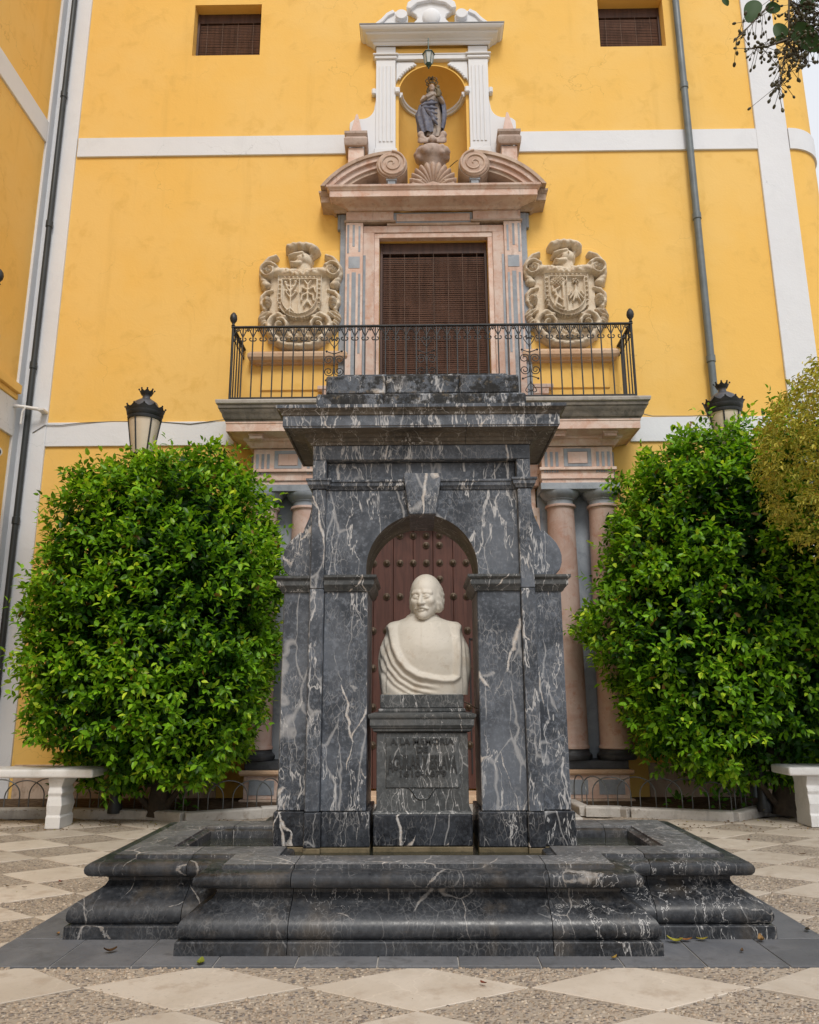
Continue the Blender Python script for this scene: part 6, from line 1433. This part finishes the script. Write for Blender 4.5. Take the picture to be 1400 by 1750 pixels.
def berry_tree():
    g = np.random.default_rng(9); t = thing('overhanging_tree', 'broad leaved branch with berry sprays hanging into the top right corner', 'tree', (2.7, 2.4, 0))
    mb = MB(); mb.tube([(2.7, 2.4, 0), (2.66, 2.38, 1.5), (2.5, 2.3, 2.6), (2.2, 2.2, 3.3), (1.7, 2.08, 3.7), (1.25, 2.0, 3.62), (1.12, 2.0, 3.30)], [.12, .10, .08, .05, .03, .012, .005], 10)
    mb.build('trunk', M['bark'], t, smooth=50)
    paths = [[(1.13, 2.0, 3.36), (1.138, 2.0, 3.216), (1.122, 2.0, 3.088), (1.102, 2.0, 3.015), (1.07, 2.0, 2.885)], [(1.115, 2.0, 3.073), (1.051, 2.0, 3.047), (.995, 2.0, 3.042)], [(1.115, 2.0, 3.073), (1.142, 2.02, 3.05), (1.172, 2.02, 3.0)], [(1.13, 2.0, 3.30), (1.091, 2.0, 3.217), (1.046, 2.0, 3.164), (.955, 2.0, 3.066)], [(1.138, 2.0, 3.216), (1.20, 2.03, 3.15), (1.235, 2.04, 3.09)], [(1.138, 2.0, 3.216), (1.19, 2.03, 3.22), (1.26, 2.04, 3.20)], [(1.13, 2.0, 3.15), (1.17, 2.03, 3.13), (1.20, 2.04, 3.08)]]
    mb = MB()
    for p in paths: mb.tube(p, [.0035 - .0018 * i / (len(p) - 1) for i in range(len(p))], 5)
    mb.build('twig', M['twig'], t, smooth=60)
    lf = [((1.040, 2.0, 3.225), (-.03, .0, -.08), .10, .068), ((1.056, 2.0, 3.187), (.10, .01, .012), .068, .044), ((1.112, 2.0, 3.068), (-.028, .0, .075), .080, .05), ((1.128, 2.0, 3.135), (.10, .02, -.095), .14, .078), ((.938, 2.0, 3.235), (.014, 0, -.035), .042, .024), ((1.112, 2.0, 3.07), (-.028, .0, .008), .036, .03), ((1.17, 2.02, 3.22), (.08, .03, .02), .10, .065), ((1.2, 2.03, 3.25), (.06, .03, .05), .09, .06)]
    for P, d, L, W in lf:
        P = np.array([P]); d_ = np.array([d], float); nn = np.array([(-.25, -.75, -.35)])
        o = leaf_mesh('leaf', P, d_, nn, np.array([L]), np.array([W]), np.array([(.030, .075, .014)]), M['leafmatt'], t, .05)
        sd = o.modifiers.new('s', 'SUBSURF'); sd.levels = 2; sd.render_levels = 2
    mb = MB(); st_ = MB()
    for pi_, p in enumerate(paths):
        n = [95, 34, 34, 40, 120, 110, 100][pi_]
        for i in range(n):
            f = g.uniform(.25, 1) if pi_ else g.uniform(.55, 1); s = f * (len(p) - 1); a = int(min(s, len(p) - 2)); q = s - a
            b = Vector(p[a]).lerp(Vector(p[a + 1]), q); off = Vector(g.normal(0, .026, 3)) + Vector((0, 0, -.012)); e = b + off
            st_.tube([b, b + off * .6, e], .0009, 3, False); dn = off.normalized(); k = g.uniform(.0034, .0052)
            mb.ball(e, (k, k, k * 1.5), 6, 5, Vector((0, 0, 1)).rotation_difference(dn).to_matrix())
    o = mb.build('berry_sprays', M['berry'], t, smooth=60); o['kind'] = 'stuff'; o = st_.build('berry_stalks', M['twig'], t); o['kind'] = 'stuff'
M['berry'] = plain('dark_green_berry', (0.06, 0.055, 0.022), 0.5)
berry_tree()
# ------------------------------------------------------------------ fallen leaves
def fallen():
    g = np.random.default_rng(2)
    spec = [((-.985, 3.86), .055, 'curled yellow-green fallen leaf before the left front corner of the basin', (.28, .30, .04)), ((-1.45, 4.02), .05, 'dark curled fallen leaf on the slate left of the basin', (.10, .05, .02)), ((1.21, 4.17), .06, 'yellow fallen leaf in the right corner of the basin plinth', (.45, .40, .06)), ((1.27, 4.19), .05, 'orange-brown fallen leaf beside the yellow one at the basin', (.42, .18, .06)), ((1.35, 4.20), .045, 'thin yellow fallen leaf along the right basin plinth', (.45, .36, .06)), ((1.63, 4.19), .05, 'brown fallen leaf near the right end of the basin plinth', (.38, .22, .09)), ((.86, 3.92), .03, 'small ochre fallen leaf before the right front corner of the basin', (.5, .33, .08)), ((.25, 3.60), .03, 'small red-brown fallen leaf on the cream tile in front', (.25, .07, .04)), ((1.47, 4.02), .025, 'small dark fallen leaf on the slate at the right', (.14, .08, .04)), ((1.93, 4.36), .04, 'dark fallen leaf on the slate at the far right', (.06, .045, .03)), ((-1.82, 4.30), .025, 'small orange fallen leaf at the left end of the slate', (.42, .22, .08)), ((2.66, 6.9), .04, 'red-brown fallen leaf on the pebbles at the right', (.2, .07, .04)), ((2.83, 6.33), .045, 'brown fallen leaf on the pebbles at the far right', (.16, .08, .04)), ((-2.32, 5.45), .035, 'red fallen leaf on the pebbles left of the basin', (.30, .08, .04)), ((-2.48, 5.30), .025, 'small dark fallen leaf on the cream tile at the left', (.12, .06, .03)), ((-2.6, 5.33), .025, 'tiny brown fallen leaf on the left cream tile', (.2, .12, .06))]
    for (x, y), L, lab, c in spec:
        n = 9; V = []; a = g.uniform(0, 6.28); curl = g.uniform(.4, 1.1)
        for i in range(n):
            f = i / (n - 1); w = L * .30 * math.sin(math.pi * min(1, f * .92 + .06)) ** .8; z = .012 + L * curl * .55 * (f - .45) ** 2 * 2; u = (f - .5) * L * 1.2
            for s, zz in ((-1, L * .12), (0, 0), (1, L * .10)): V.append((x + u * math.cos(a) - s * w * math.sin(a), y + u * math.sin(a) + s * w * math.cos(a), z + zz * abs(s) * curl))
        F = grid_faces(3, n, False); mb = MB().add(V, F); mb.add([(p[0], p[1], p[2] - .0012) for p in V], [f[::-1] for f in F])
        me = mb.mesh('fallen_leaf', smooth=80, recalc=False, origin=(x, y, .005)); at = me.color_attributes.new('Col', 'FLOAT_COLOR', 'POINT')
        cc = []
        for i in range(len(me.vertices)): k = g.uniform(.7, 1.15); cc += [c[0] * k, c[1] * k, c[2] * k, 1]
        at.data.foreach_set('color', cc)
        o = link('fallen_leaf', me, M['leafdry']); o.location = (x, y, .006); tag(o, lab, 'leaf', 'fallen leaves')
    # litter along the kerbs: too many and too small to tell apart
    n = 900; P = np.zeros((n, 3)); 
    sel = g.random(n)
    for i in range(n):
        if sel[i] < .40: P[i] = (g.uniform(1.9, 4.5), g.uniform(7.4, 8.4), .006)
        elif sel[i] < .8: P[i] = (g.uniform(-4.4, -1.7), g.uniform(7.5, 8.4), .006)
        else: P[i] = (g.uniform(-3, 3), g.uniform(3.2, 7.5), .006)
    k = ~((np.abs(P[:, 0]) < 2.0) & (P[:, 1] > 3.8) & (P[:, 1] < 6.1)); P = P[k]; n = len(P)
    P[:, 2] = np.where((P[:, 1] > 8.2), .075, .006)
    a = g.uniform(0, 6.28, n); D = np.stack([np.cos(a), np.sin(a), g.normal(0, .2, n)], 1); L = g.uniform(.008, .03, n); L = np.where(P[:, 1] < 7.2, L * .45, L)
    C = np.array((.22, .13, .06)) * g.uniform(.35, 1.5, (n, 1)); C = np.where(g.random((n, 1)) < .15, np.array((.35, .3, .05)), C)
    o = leaf_mesh('leaf_litter', P, D, unit(np.array((0, 0, 1.)) + g.normal(0, .3, (n, 3))), L, L * .5, C, M['leafdry'], None, .2); tag(o, 'scattered bits of dry leaf litter over the paving', None, kind='stuff')
fallen()
